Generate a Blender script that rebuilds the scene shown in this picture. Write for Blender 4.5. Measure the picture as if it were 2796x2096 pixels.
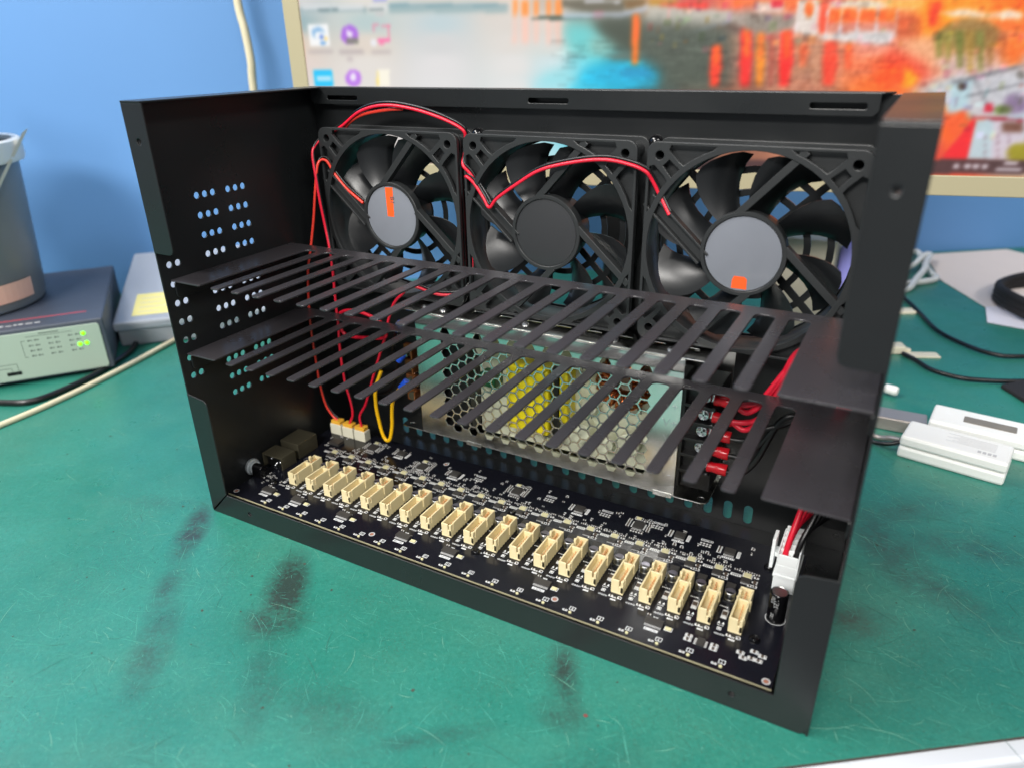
import bpy, bmesh, math, random
import numpy as np
from mathutils import Matrix, Vector, Quaternion, geometry

random.seed(7)
S = 0.001                       # everything below is written in millimetres
scene = bpy.context.scene
for o in list(bpy.data.objects):
    bpy.data.objects.remove(o)
C = scene.collection

# ------------------------------------------------------------------ camera
cam_d = bpy.data.cameras.new("camera")
cam = bpy.data.objects.new("camera", cam_d)
C.objects.link(cam)
right = Vector((0.87711, 0.47997, -0.01765))
down = Vector((0.18889, -0.37849, -0.90613))
fwd = Vector((-0.44159, 0.79144, -0.42264))
m = Matrix((right, -down, -fwd)).transposed().to_4x4()
m.translation = Vector((416.716, -284.945, 309.617)) * S
cam.matrix_world = m
cam_d.sensor_width = 36
cam_d.lens = 25.41
cam_d.clip_start = 0.01
cam_d.clip_end = 50
cam_d.dof.use_dof = True
cam_d.dof.focus_distance = 0.49
cam_d.dof.aperture_fstop = 5.6
scene.camera = cam

# ------------------------------------------------------------------ light
world = bpy.data.worlds.new("World")
scene.world = world
world.use_nodes = True
bg = world.node_tree.nodes["Background"]
bg.inputs[0].default_value = (0.86, 0.93, 1.0, 1)
bg.inputs[1].default_value = 0.26

def ceiling_or_fill_lamp(loc, target, sx, sy, power, col=(1.0, 0.97, 0.93)):
    l = bpy.data.lights.new("ceiling_or_fill_lamp", 'AREA')
    l.shape = 'RECTANGLE'
    l.size = sx
    l.size_y = sy
    l.energy = power
    l.color = col
    o = bpy.data.objects.new("ceiling_or_fill_lamp", l)
    C.objects.link(o)
    o.location = Vector(loc) * S
    d = (Vector(target) - Vector(loc)).normalized()
    o.rotation_euler = d.to_track_quat('-Z', 'Y').to_euler()
    return o

ceiling_or_fill_lamp((-700, -700, 1750), (-100, 0, 0), 1.25, 0.35, 38)
ceiling_or_fill_lamp((300, -2200, 1750), (200, 0, 0), 1.25, 0.40, 80)
ceiling_or_fill_lamp((-800, 100, 1900), (-500, 700, 200), 1.25, 0.30, 7)  # fill lamp added to brighten the left part of the blue wall
ceiling_or_fill_lamp((1900, -700, 1700), (200, 100, 100), 1.25, 0.35, 24)  # fill lamp added on the right to lift the case's left inner wall

vs = scene.view_settings
vs.view_transform = 'Standard'
vs.look = 'None'
vs.exposure = 0.12
vs.gamma = 1.0
vs.use_curve_mapping = False
scene.render.engine = 'CYCLES'

# ------------------------------------------------------------------ materials
def lin(c):
    return tuple(((v / 255) / 12.92 if v / 255 <= .04045 else ((v / 255 + .055) / 1.055) ** 2.4) for v in c[:3])

def mat(name, rgb, rough=.5, metal=0., bump=0., bscale=900., spec=.5, var=0., vscale=60., emit=None, es=1.,
        trans=0., coat=0., rvar=0., alpha=1.):
    """sRGB 0-255 base colour; optional fine bump, colour variation and roughness variation"""
    mt = bpy.data.materials.new(name)
    mt.use_nodes = True
    nt = mt.node_tree
    b = nt.nodes["Principled BSDF"]
    col = lin(rgb)
    b.inputs["Base Color"].default_value = (*col, 1)
    b.inputs["Roughness"].default_value = rough
    b.inputs["Metallic"].default_value = metal
    b.inputs["Specular IOR Level"].default_value = spec
    b.inputs["Transmission Weight"].default_value = trans
    b.inputs["Coat Weight"].default_value = coat
    b.inputs["Alpha"].default_value = alpha
    tc = None
    if bump or var or rvar:
        tc = nt.nodes.new("ShaderNodeTexCoord")
    if bump:
        n = nt.nodes.new("ShaderNodeTexNoise")
        n.inputs["Scale"].default_value = bscale
        n.inputs["Detail"].default_value = 3
        bp = nt.nodes.new("ShaderNodeBump")
        bp.inputs["Strength"].default_value = bump
        bp.inputs["Distance"].default_value = .0004
        nt.links.new(tc.outputs["Object"], n.inputs["Vector"])
        nt.links.new(n.outputs["Fac"], bp.inputs["Height"])
        nt.links.new(bp.outputs["Normal"], b.inputs["Normal"])
    if var:
        n = nt.nodes.new("ShaderNodeTexNoise")
        n.inputs["Scale"].default_value = vscale
        n.inputs["Detail"].default_value = 5
        mx = nt.nodes.new("ShaderNodeMix")
        mx.data_type = 'RGBA'
        mx.inputs["A"].default_value = (*[v * (1 - var) for v in col], 1)
        mx.inputs["B"].default_value = (*[min(1, v * (1 + var)) for v in col], 1)
        nt.links.new(tc.outputs["Object"], n.inputs["Vector"])
        nt.links.new(n.outputs["Fac"], mx.inputs["Factor"])
        nt.links.new(mx.outputs["Result"], b.inputs["Base Color"])
    if rvar:
        n = nt.nodes.new("ShaderNodeTexNoise")
        n.inputs["Scale"].default_value = vscale * .6
        n.inputs["Detail"].default_value = 6
        mr = nt.nodes.new("ShaderNodeMapRange")
        mr.inputs["From Min"].default_value = .3
        mr.inputs["From Max"].default_value = .7
        mr.inputs["To Min"].default_value = max(.02, rough - rvar)
        mr.inputs["To Max"].default_value = rough + rvar
        nt.links.new(tc.outputs["Object"], n.inputs["Vector"])
        nt.links.new(n.outputs["Fac"], mr.inputs["Value"])
        nt.links.new(mr.outputs["Result"], b.inputs["Roughness"])
    if emit:
        b.inputs["Emission Color"].default_value = (*lin(emit), 1)
        b.inputs["Emission Strength"].default_value = es
    return mt

M = {}
M['powder'] = mat("black_powder_coat", (26, 28, 29), .31, bump=.18, bscale=2600, rvar=.05, vscale=40)
M['shelf'] = mat("grey_black_powder_coat", (52, 50, 53), .28, bump=.16, bscale=2600, rvar=.05, vscale=40)
M['plastic'] = mat("black_fan_plastic", (38, 40, 41), .42, bump=.2, bscale=1800)
M['blade'] = mat("smoked_blade_plastic", (22, 24, 26), .34)
M['label'] = mat("silver_grey_sticker", (118, 122, 130), .2, var=.06, vscale=80)
M['darklabel'] = mat("dark_sticker", (46, 47, 49), .4)
M['orange'] = mat("orange_sticker", (240, 88, 28), .5)
M['zinc'] = mat("zinc_plated_steel", (234, 234, 230), .2, metal=1., rvar=.07, vscale=55)
M['steel'] = mat("bright_screw_steel", (210, 212, 214), .25, metal=1.)
M['dull'] = mat("dull_tinned_metal", (92, 88, 72), .38, metal=.55, rvar=.1, vscale=120)
M['mask'] = mat("black_solder_mask", (20, 21, 28), .2, spec=.5, bump=.05, bscale=400, rvar=.05, vscale=50)
M['fr4'] = mat("board_edge_fibreglass", (190, 183, 150), .6, var=.1, vscale=900)
M['cream'] = mat("cream_nylon", (222, 208, 164), .42, var=.03, vscale=200)
M['brass'] = mat("tinned_brass_pin", (222, 172, 124), .35, metal=.3)
M['chip'] = mat("chip_epoxy", (54, 52, 50), .5, bump=.1, bscale=2500)
M['solder'] = mat("solder_and_tinned_leads", (222, 222, 220), .35, metal=.35)
M['silk'] = mat("white_silkscreen", (226, 228, 228), .6)
M['ceramic'] = mat("ceramic_chip_part", (74, 62, 52), .5)
M['ledbody'] = mat("pale_yellow_led", (206, 200, 158), .4)
M['alu'] = mat("aluminium_can", (190, 192, 190), .28, metal=1.)
M['cantop'] = mat("can_top", (140, 138, 150), .35, metal=.8)
M['blackplastic'] = mat("black_moulded_plastic", (18, 18, 19), .35)
M['blackgloss'] = mat("glossy_black_sleeve", (12, 12, 14), .15)
M['red'] = mat("red_pvc_insulation", (214, 26, 52), .35)
M['redorange'] = mat("orange_red_pvc_insulation", (226, 62, 48), .35)
M['darkred'] = mat("dark_red_pvc_insulation", (165, 22, 34), .4)
M['blackwire'] = mat("black_pvc_insulation", (16, 16, 17), .35)
M['yellow'] = mat("yellow_pvc_insulation", (240, 186, 12), .38)
M['blue'] = mat("blue_crimp_sleeve", (22, 78, 200), .35)
M['crimp'] = mat("red_crimp_sleeve", (190, 22, 34), .22)
M['nylon'] = mat("natural_nylon", (240, 244, 244), .35)
M['yellowplug'] = mat("amber_plug", (236, 178, 60), .42)
M['ivoryplug'] = mat("ivory_plug", (222, 218, 196), .45)
M['tape'] = mat("yellow_transformer_tape", (226, 210, 22), .35)
M['copper'] = mat("enamelled_copper", (190, 110, 62), .28, metal=1.)
M['heatsink'] = mat("black_anodised", (22, 22, 23), .45)
M['interior'] = mat("pale_inner_board", (222, 224, 200), .6, var=.12, vscale=90)
M['greenpart'] = mat("green_component", (22, 88, 52), .4)
M['brown'] = mat("brown_terminal_copper", (150, 92, 52), .35, metal=.7)
M['bezel'] = mat("beige_monitor_bezel", (162, 153, 124), .5)
M['white'] = mat("white_plastic", (222, 222, 218), .45, var=.02)
M['whiteold'] = mat("off_white_cable", (208, 198, 168), .5, var=.06, vscale=60)
M['switchcase'] = mat("slate_painted_steel", (66, 72, 84), .5, bump=.2, bscale=1500, var=.12, vscale=25)
M['panelgrey'] = mat("grey_green_front_panel", (158, 174, 160), .5)
M['redline'] = mat("red_printed_line", (188, 70, 80), .5)
M['ledgreen'] = mat("lit_green_led", (90, 220, 10), .4, emit=(120, 255, 0), es=2.2)
M['ink'] = mat("dark_print", (70, 78, 76), .6)
M['greyprint'] = mat("grey_print", (176, 176, 176), .6)
M['frosted'] = mat("frosted_polypropylene", (190, 196, 206), .3, trans=.45)
M['tubplastic'] = mat("smoky_translucent_tub", (150, 156, 158), .3, trans=.5, var=.15, vscale=14)
M['pinktag'] = mat("pink_paper_label", (226, 180, 160), .7)
M['yellowtag'] = mat("yellow_paper_label", (214, 204, 132), .7)
M['paper'] = mat("pale_pink_paper", (222, 208, 200), .75, var=.03, vscale=30)
M['card'] = mat("white_card", (222, 218, 226), .6)
M['velcro'] = mat("black_velcro_strap", (24, 22, 24), .85, bump=.6, bscale=900)
M['wood'] = mat("pale_wooden_stick", (214, 206, 184), .6)
M['greybar'] = mat("grey_brushed_aluminium", (168, 160, 154), .4, metal=.6)
M['glasswin'] = mat("dull_display_window", (120, 112, 98), .25, var=.25, vscale=60)
M['tabletop'] = mat("white_table_laminate", (196, 200, 206), .4, var=.03, vscale=20)
M['matcore'] = mat("brown_rubber_core", (62, 54, 48), .8, var=.3, vscale=80)
M['rim'] = mat("pale_polypropylene", (226, 228, 226), .4)
M['nut'] = mat("bright_nut", (205, 214, 218), .28, metal=.5)
M['countersink'] = mat("bare_countersink", (120, 122, 124), .35, metal=.8)

# ------------------------------------------------------------------ mesh helpers
class MB:
    """collects simple shapes (millimetres) into one mesh"""
    def __init__(s):
        s.v = []
        s.f = []
    def add(s, vs, fs):
        k = len(s.v)
        s.v += [tuple(p) for p in vs]
        s.f += [tuple(i + k for i in f) for f in fs]
        return s
    def box(s, x0, y0, z0, x1, y1, z1):
        return s.add([(x0, y0, z0), (x1, y0, z0), (x1, y1, z0), (x0, y1, z0), (x0, y0, z1), (x1, y0, z1), (x1, y1, z1), (x0, y1, z1)],
                     [(3, 2, 1, 0), (4, 5, 6, 7), (0, 1, 5, 4), (1, 2, 6, 5), (2, 3, 7, 6), (3, 0, 4, 7)])
    def cbox(s, x, y, z, w, d, h, a=0.):
        """box centred on x, y, standing on z, turned by a"""
        c, n = math.cos(a), math.sin(a)
        k = len(s.v)
        s.box(-w / 2, -d / 2, z, w / 2, d / 2, z + h)
        for i in range(k, len(s.v)):
            p = s.v[i]
            s.v[i] = (x + p[0] * c - p[1] * n, y + p[0] * n + p[1] * c, p[2])
        return s
    def prism(s, pts, z0, z1):
        n = len(pts)
        return s.add([(p[0], p[1], z0) for p in pts] + [(p[0], p[1], z1) for p in pts],
                     [tuple(range(n))[::-1], tuple(range(n, 2 * n))] + [(i, (i + 1) % n, n + (i + 1) % n, n + i) for i in range(n)])
    def cyl(s, p0, p1, r, n=16, r1=None, cap=True):
        p0, p1 = Vector(p0), Vector(p1)
        r1 = r if r1 is None else r1
        a = (p1 - p0).normalized()
        u = a.orthogonal().normalized()
        w = a.cross(u)
        vs = []
        for p, rr in ((p0, r), (p1, r1)):
            for i in range(n):
                t = 2 * math.pi * i / n
                vs.append(tuple(p + u * rr * math.cos(t) + w * rr * math.sin(t)))
        fs = [(i, (i + 1) % n, n + (i + 1) % n, n + i) for i in range(n)]
        if cap:
            fs += [tuple(range(n))[::-1], tuple(range(n, 2 * n))]
        return s.add(vs, fs)
    def lathe(s, o, axis, prof, n=32, closed=False):
        """prof: list of (radius, height along axis)"""
        a = Vector(axis).normalized()
        u = a.orthogonal().normalized()
        w = a.cross(u)
        o = Vector(o)
        vs = []
        for r, h in prof:
            for i in range(n):
                t = 2 * math.pi * i / n
                vs.append(tuple(o + a * h + (u * math.cos(t) + w * math.sin(t)) * max(r, .001)))
        fs = []
        L = len(prof)
        for j in range(L if closed else L - 1):
            j2 = (j + 1) % L
            for i in range(n):
                fs.append((j * n + i, j * n + (i + 1) % n, j2 * n + (i + 1) % n, j2 * n + i))
        return s.add(vs, fs)
    def tube(s, pts, r, n=10, sub=6):
        """round cord along a smooth curve through pts"""
        P = [Vector(p) for p in pts]
        Q = []
        for i in range(len(P) - 1):
            a = P[i - 1] if i else P[0] * 2 - P[1]
            b, c = P[i], P[i + 1]
            d = P[i + 2] if i + 2 < len(P) else c * 2 - b
            for k in range(sub):
                t = k / sub
                Q.append(.5 * ((2 * b) + (c - a) * t + (2 * a - 5 * b + 4 * c - d) * t * t + (3 * b - a - 3 * c + d) * t ** 3))
        Q.append(P[-1])
        vs, fs = [], []
        nrm = (Q[1] - Q[0]).orthogonal().normalized()
        for i, q in enumerate(Q):
            tg = (Q[min(i + 1, len(Q) - 1)] - Q[max(i - 1, 0)]).normalized()
            nrm = (nrm - tg * nrm.dot(tg))
            nrm = nrm.normalized() if nrm.length > 1e-6 else tg.orthogonal().normalized()
            bn = tg.cross(nrm)
            for k in range(n):
                t = 2 * math.pi * k / n
                vs.append(tuple(q + (nrm * math.cos(t) + bn * math.sin(t)) * r))
        for i in range(len(Q) - 1):
            for k in range(n):
                fs.append((i * n + k, i * n + (k + 1) % n, (i + 1) * n + (k + 1) % n, (i + 1) * n + k))
        fs += [tuple(range(n))[::-1], tuple(range((len(Q) - 1) * n, len(Q) * n))]
        return s.add(vs, fs)
    def addmesh(s, me, mx=None):
        """take over a mesh that is already in millimetres"""
        vs = [v.co.copy() for v in me.vertices]
        if mx is not None:
            vs = [mx @ v for v in vs]
        s.add(vs, [tuple(p.vertices) for p in me.polygons])
        bpy.data.meshes.remove(me)
        return s
    def xform(s, mx):
        s.v = [tuple(mx @ Vector(p)) for p in s.v]
        return s
    def mesh(s, name, off=(0, 0, 0)):
        me = bpy.data.meshes.new(name)
        me.from_pydata([((p[0] - off[0]) * S, (p[1] - off[1]) * S, (p[2] - off[2]) * S) for p in s.v], [], s.f)
        me.update()
        return me
    def build(s, name, material, parent=None, smooth=None, bevel=0., local=False):
        off = (0, 0, 0)
        if parent is not None and not local:
            off = [c / S for c in parent.matrix_basis.translation]
            if parent.parent is not None:
                off = [a + c / S for a, c in zip(off, parent.parent.matrix_basis.translation)]
        me = s.mesh(name, off)
        bm = bmesh.new()
        bm.from_mesh(me)
        bmesh.ops.recalc_face_normals(bm, faces=bm.faces)
        bm.to_mesh(me)
        bm.free()
        me.materials.append(material if not isinstance(material, str) else M[material])
        o = bpy.data.objects.new(name, me)
        C.objects.link(o)
        if parent is not None:
            o.parent = parent
        if smooth is not None:
            shade(me, smooth)
        if bevel:
            bv = o.modifiers.new("edge", 'BEVEL')
            bv.width = bevel * S
            bv.segments = 2
            bv.limit_method = 'ANGLE'
            bv.angle_limit = math.radians(35)
        return o

def shade(me, deg):
    """smooth shading, edges sharper than deg stay hard"""
    bm = bmesh.new()
    bm.from_mesh(me)
    for f in bm.faces:
        f.smooth = True
    lim = math.radians(deg)
    for e in bm.edges:
        if len(e.link_faces) == 2 and e.calc_face_angle(0) > lim:
            e.smooth = False
    bm.to_mesh(me)
    bm.free()

def sheet(outline, holes, t, bevel=.25):
    """flat plate with holes, in local x/y, from z=0 to z=t (millimetres)"""
    cu = bpy.data.curves.new("sheet", 'CURVE')
    cu.dimensions = '2D'
    cu.fill_mode = 'BOTH'
    cu.extrude = t / 2 - bevel
    cu.bevel_depth = bevel
    cu.bevel_resolution = 1
    cu.offset = -bevel
    for poly in [outline] + list(holes):
        sp = cu.splines.new('POLY')
        sp.points.add(len(poly) - 1)
        for p, q in zip(sp.points, poly):
            p.co = (q[0], q[1], 0, 1)
        sp.use_cyclic_u = True
    ob = bpy.data.objects.new("sheet", cu)
    me = bpy.data.meshes.new_from_object(ob)
    bpy.data.objects.remove(ob)
    bpy.data.curves.remove(cu)
    for v in me.vertices:
        v.co.z += t / 2
    return me

def frame(o, x, y, z):
    """matrix that maps local axes to the given directions"""
    mx = Matrix((Vector(x), Vector(y), Vector(z))).transposed().to_4x4()
    mx.translation = Vector(o)
    return mx

def circ(cx, cy, r, n=16, a0=0.):
    return [(cx + r * math.cos(a0 + 2 * math.pi * i / n), cy + r * math.sin(a0 + 2 * math.pi * i / n)) for i in range(n)]

def rrect(x0, y0, x1, y1, r, n=4):
    out = []
    for cx, cy, a in ((x1 - r, y1 - r, 0), (x0 + r, y1 - r, 90), (x0 + r, y0 + r, 180), (x1 - r, y0 + r, 270)):
        for i in range(n + 1):
            t = math.radians(a + 90 * i / n)
            out.append((cx + r * math.cos(t), cy + r * math.sin(t)))
    return out

def text_mesh(txt, size, t=.1, align='CENTER'):
    cu = bpy.data.curves.new("text", 'FONT')
    cu.body = txt
    cu.size = size
    cu.extrude = t
    cu.align_x = align
    cu.align_y = 'CENTER'
    cu.resolution_u = 2
    ob = bpy.data.objects.new("text", cu)
    me = bpy.data.meshes.new_from_object(ob)
    bpy.data.objects.remove(ob)
    bpy.data.curves.remove(cu)
    return me

def tag(o, label, cat, group=None):
    o['label'] = label
    o['category'] = cat
    if group:
        o['group'] = group
    return o

def thing(name, label, cat, loc, group=None):
    o = bpy.data.objects.new(name, None)
    C.objects.link(o)
    o.empty_display_size = .02
    o.location = Vector(loc) * S
    o.matrix_basis = Matrix.Translation(Vector(loc) * S)
    return tag(o, label, cat, group)

def copy_tree(o, parent=None):
    c = o.copy()
    C.objects.link(c)
    c.parent = parent
    for ch in list(o.children):
        copy_tree(ch, c)
    return c

# ------------------------------------------------------------------ setting: table, green mat, blue wall
DO = Vector((417., -19., 0.))
EX = Vector((.8124, .5831, 0.))
EY = Vector((-.5831, .8124, 0.))
def desk(u, v, z=0.):
    """u along the front edge of the table, v away from it"""
    return DO + EX * u + EY * v + Vector((0, 0, z))
def desk_uv(x, y):
    d = Vector((x, y, 0)) - DO
    return d.dot(EX), d.dot(EY)
DESKM = frame(DO, EX, EY, (0, 0, 1))

def desk_material():
    mt = bpy.data.materials.new("worn_green_mat")
    mt.use_nodes = True
    nt = mt.node_tree
    L = nt.links.new
    b = nt.nodes["Principled BSDF"]
    tc = nt.nodes.new("ShaderNodeTexCoord")
    def noise(scale, detail=5, rough=.6):
        n = nt.nodes.new("ShaderNodeTexNoise")
        n.inputs["Scale"].default_value = scale
        n.inputs["Detail"].default_value = detail
        n.inputs["Roughness"].default_value = rough
        L(tc.outputs["Object"], n.inputs["Vector"])
        return n.outputs["Fac"]
    def ramp(v, a, bb, lo=0., hi=1.):
        r = nt.nodes.new("ShaderNodeMapRange")
        r.inputs["From Min"].default_value = a
        r.inputs["From Max"].default_value = bb
        r.inputs["To Min"].default_value = lo
        r.inputs["To Max"].default_value = hi
        L(v, r.inputs["Value"])
        return r.outputs["Result"]
    def math_(op, x, y):
        k = nt.nodes.new("ShaderNodeMath")
        k.operation = op
        for i, q in enumerate((x, y)):
            if isinstance(q, (int, float)):
                k.inputs[i].default_value = q
            else:
                L(q, k.inputs[i])
        k.use_clamp = op in ('ADD', 'SUBTRACT')
        return k.outputs[0]
    def mix(fac, a, bb):
        k = nt.nodes.new("ShaderNodeMix")
        k.data_type = 'RGBA'
        for nm, q in (("Factor", fac), ("A", a), ("B", bb)):
            if isinstance(q, (tuple, list)):
                k.inputs[nm].default_value = (*lin(q), 1)
            elif isinstance(q, float):
                k.inputs[nm].default_value = q
            else:
                L(q, k.inputs[nm])
        return k.outputs["Result"]
    base = mix(ramp(noise(9, 3), .35, .65), (33, 112, 97), (47, 124, 109))
    # greyish worn film and dense dark specks
    film = ramp(noise(16, 7, .75), .46, .70, 0., .5)
    base = mix(film, base, (66, 126, 106))
    base = mix(ramp(noise(330, 6, .8), .40, .66, 0., .5), base, (26, 92, 78))
    base = mix(ramp(noise(520, 5, .8), .56, .74, 0., .55), base, (92, 158, 138))
    fine = noise(900, 2, .7)
    speck = math_('MULTIPLY', ramp(fine, .56, .66), ramp(noise(22, 4), .46, .62, 0., .75))
    base = mix(speck, base, (58, 84, 72))
    # rubbed-in grime: soft blobs whose edge is broken up by noise
    blobs = []
    def blob(x, y, rx, ry, ang, k):
        u, v = desk_uv(x, y)
        mp = nt.nodes.new("ShaderNodeMapping")
        mp.vector_type = 'TEXTURE'
        mp.inputs["Location"].default_value = (u * S, v * S, 0)
        mp.inputs["Rotation"].default_value = (0, 0, math.radians(ang))
        mp.inputs["Scale"].default_value = (rx * S, ry * S, 1)
        L(tc.outputs["Object"], mp.inputs["Vector"])
        ln = nt.nodes.new("ShaderNodeVectorMath")
        ln.operation = 'LENGTH'
        L(mp.outputs[0], ln.inputs[0])
        blobs.append(math_('MULTIPLY', ramp(ln.outputs["Value"], .15, 1.0, 1., 0.), k))
    A0 = math.degrees(math.atan2(EX.y, EX.x))
    for x, y, rx, ry, ang, k in ((8, -26, 46, 14, -57, 1.5), (44, -74, 40, 13, -56, .8), (80, -112, 50, 16, -54, .9), (114, -42, 50, 19, -57, 1.7), (126, -62, 26, 28, 0, 1.2),
                                 (158, -104, 48, 16, -50, .7), (250, -92, 62, 8, 40, .5), (298, -20, 40, 12, -62, 1.0), (309, -44, 24, 14, 0, .8),
                                 (200, -102, 46, 24, 20, .55), (445, 180, 70, 26, -60, .9), (470, 150, 66, 20, -30, .7), (428, 95, 36, 20, 30, .8), (490, 205, 50, 26, 10, .7), (450, 230, 60, 24, 40, .6),
                                 (-40, -10, 60, 14, 20, .3), (120, -190, 90, 40, 30, .3), (340, -60, 60, 24, 40, .3)):
        blob(x, y, rx, ry, ang - A0, k)
    tot = blobs[0]
    for q in blobs[1:]:
        tot = math_('MAXIMUM', tot, q)
    grain = math_('ADD', math_('MULTIPLY', ramp(noise(420, 5, .7), .30, .70), .6), math_('MULTIPLY', ramp(noise(45, 6, .7), .36, .64), .55))
    dirt = math_('MULTIPLY', tot, grain)
    base = mix(ramp(dirt, .04, .85, 0., .88), base, (46, 50, 48))
    # brighter worn dashes
    L(base, b.inputs["Base Color"])
    rg = ramp(noise(30, 6), .35, .7, .27, .44)
    L(rg, b.inputs["Roughness"])
    bp = nt.nodes.new("ShaderNodeBump")
    bp.inputs["Strength"].default_value = .25
    bp.inputs["Distance"].default_value = .0004
    L(noise(600, 4), bp.inputs["Height"])
    L(bp.outputs["Normal"], b.inputs["Normal"])
    return mt

def structure(o):
    o['kind'] = 'structure'
    return o

mb = MB().box(-1500, 0, -2, 1400, 832, 0)
o = structure(mb.build("desk_mat", desk_material(), None))
o.matrix_world = Matrix.LocRotScale(DO * S, Quaternion((0, 0, 1), math.atan2(EX.y, EX.x)), None)
desk_obj = o
o.data.materials.append(M['matcore'])
for p in o.data.polygons:
    if abs(p.normal.z) < .5:
        p.material_index = 1
# white table below the mat, its rounded front edge stands proud of the mat
prof = [(834, -2.2), (-7.5, -2.2), (-9.0, -2.7), (-9.9, -3.9), (-10.2, -5.4), (-10.2, -27), (834, -27)]
vs = [tuple(desk(u, v, z)) for u in (-1500, 1400) for v, z in prof]
n = len(prof)
structure(MB().add(vs, [tuple(range(n)), tuple(range(n, 2 * n))[::-1]] + [(i, n + i, n + (i + 1) % n, (i + 1) % n) for i in range(n)]).build("table_top", 'tabletop'))
vs = [tuple(desk(u, v, z)) for u in (-2200, 2000) for v, z in ((833, -700), (833, 1700), (860, 1700), (860, -700))]
mt_wall = mat("blue_painted_wall", (92, 140, 194), .6, bump=.25, bscale=60, var=.05, vscale=5)
structure(MB().add(vs, [(0, 1, 2, 3), (7, 6, 5, 4), (0, 4, 5, 1), (1, 5, 6, 2), (2, 6, 7, 3), (3, 7, 4, 0)]).build("wall", mt_wall))

# scratches and chips on the mat: thin slivers lying just above it
rs = random.Random(11)
def scratches(count, zones, wid, name, material, h):
    vs, fs = [], []
    for _ in range(count):
        x0, x1, y0, y1, lo, hi = rs.choice(zones)
        x, y = rs.uniform(x0, x1), rs.uniform(y0, y1)
        u, v = desk_uv(x, y)
        if v < 2 or v > 820:
            continue
        a = rs.choice((rs.gauss(.1, .25), rs.gauss(2.4, .4), rs.uniform(0, 6.28)))
        ln = lo * (hi / lo) ** (rs.random() ** 1.8)
        curv = rs.gauss(0, .5) / max(6, ln)
        w = wid * rs.uniform(.4, 1.2)
        k = len(vs)
        nseg = 6
        px, py = x, y
        for i in range(nseg + 1):
            ww = w * math.sin(math.pi * (i + .3) / (nseg + .6))
            nx, ny = -math.sin(a), math.cos(a)
            vs.append((px + nx * ww / 2, py + ny * ww / 2, h))
            vs.append((px - nx * ww / 2, py - ny * ww / 2, h))
            a += curv * ln / nseg
            px += math.cos(a) * ln / nseg
            py += math.sin(a) * ln / nseg
        for i in range(nseg):
            fs.append((k + 2 * i, k + 2 * i + 1, k + 2 * i + 3, k + 2 * i + 2))
    u0 = MB().add(vs, fs)
    u0.xform(DESKM.inverted())
    q = u0.build(name, material, desk_obj, local=True)
    q['kind'] = 'stuff'
    return q
near = (-60, 420, -200, 20, 2, 26)
lefty = (-330, 0, -60, 240, 2, 26)
righty = (422, 620, -10, 330, 3, 38)
scratches(3200, [near, near, lefty, righty], .20, "light_scratches", mat("scratched_mat_light", (78, 158, 140), .6), .12)
scratches(800, [near, lefty, righty, righty], .24, "pale_scratches", mat("scratched_mat_pale", (112, 166, 144), .6), .16)
scratches(700, [near, righty, righty], .26, "dark_scratches", mat("scratched_mat_dark", (46, 96, 84), .6), .20)
vs, fs = [], []
for _ in range(520):
    x0, x1, y0, y1, _, _ = rs.choice([near, near, lefty, righty])
    x, y = rs.uniform(x0, x1), rs.uniform(y0, y1)
    if desk_uv(x, y)[1] < 2:
        continue
    r = .18 + 1.0 * rs.random() ** 7
    k = len(vs)
    for i in range(7):
        t = 2 * math.pi * i / 7
        q = r * rs.uniform(.3, 1.3)
        vs.append((x + q * math.cos(t), y + q * math.sin(t), .24))
    fs.append(tuple(range(k, k + 7)))
q = MB().add(vs, fs).xform(DESKM.inverted()).build("grime_spots", mat("grime_spot", (62, 70, 60), .8), desk_obj, local=True)
q['kind'] = 'stuff'
q = MB().prism([(318.7 + 1.3 * math.cos(t), -39.1 + 1.1 * math.sin(t)) for t in (0, .9, 1.9, 2.8, 3.9, 5.1)], .05, .25).xform(DESKM.inverted()).build("paint_spot", mat("red_paint_spot", (116, 66, 62), .6), desk_obj, local=True)

# ------------------------------------------------------------------ the open case
W, D, H, T = 420., 160., 285.2, 1.2
case = thing("equipment_case", "open black powder-coated steel case with fans, standing on the green mat", "case", (W / 2, D / 2, 0))
holes = []
for r in range(12):
    z = 224.4 - 13.0 * r
    for y in (8., 14.5, 39., 45.5, 52., 65., 71.5, 78.):
        if y < 20 and not 100 < z < 190:
            continue
        holes.append(circ(y, z, 2.2, 14))
side = [(.2, .2), (D, .2), (D, H - T), (.2, H - T)]
YZ = lambda x: frame((x, 0, 0), (0, 1, 0), (0, 0, 1), (1, 0, 0))
MB().addmesh(sheet(side, holes, T), YZ(0)).build("side_panel", 'powder', case)
MB().addmesh(sheet(side, holes, T), YZ(W - T)).build("side_panel", 'powder', case)
MB().addmesh(sheet([(T, T), (W - T, T), (W - T, D - T), (T, D - T)], [], T), frame((0, 0, 0), (1, 0, 0), (0, 1, 0), (0, 0, 1))).build("base_panel", 'powder', case)
XZ = lambda y: frame((0, y, 0), (1, 0, 0), (0, 0, 1), (0, -1, 0))      # plate front face at y - t .. y
F_ = 18.6
g = .25
lo_r = [(W - 4, 0), (W, 4), (W, 96.2), (W - F_ + 4, 94.3), (W - F_ + 1, 92.6), (W - F_, 89.5), (W - F_, F_)]
MB().addmesh(sheet([(1.2, 0)] + lo_r + [(F_ + g, F_ - g)], [circ(40, 9, 1.7, 12), circ(382, 9.5, 1.7, 12)], T, .4), XZ(T)).build("bottom_flange", 'powder', case)
lo = [(0, 1.2)] + [(F_ - g, F_ + g)] + [(F_, 93.5 - 4)] + [(F_ - 4 + 4 * math.cos(t), 89.5 + 4 * math.sin(t) * 1.2) for t in (.5, 1.0, 1.57)] + [(0, 96.2)]
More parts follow.
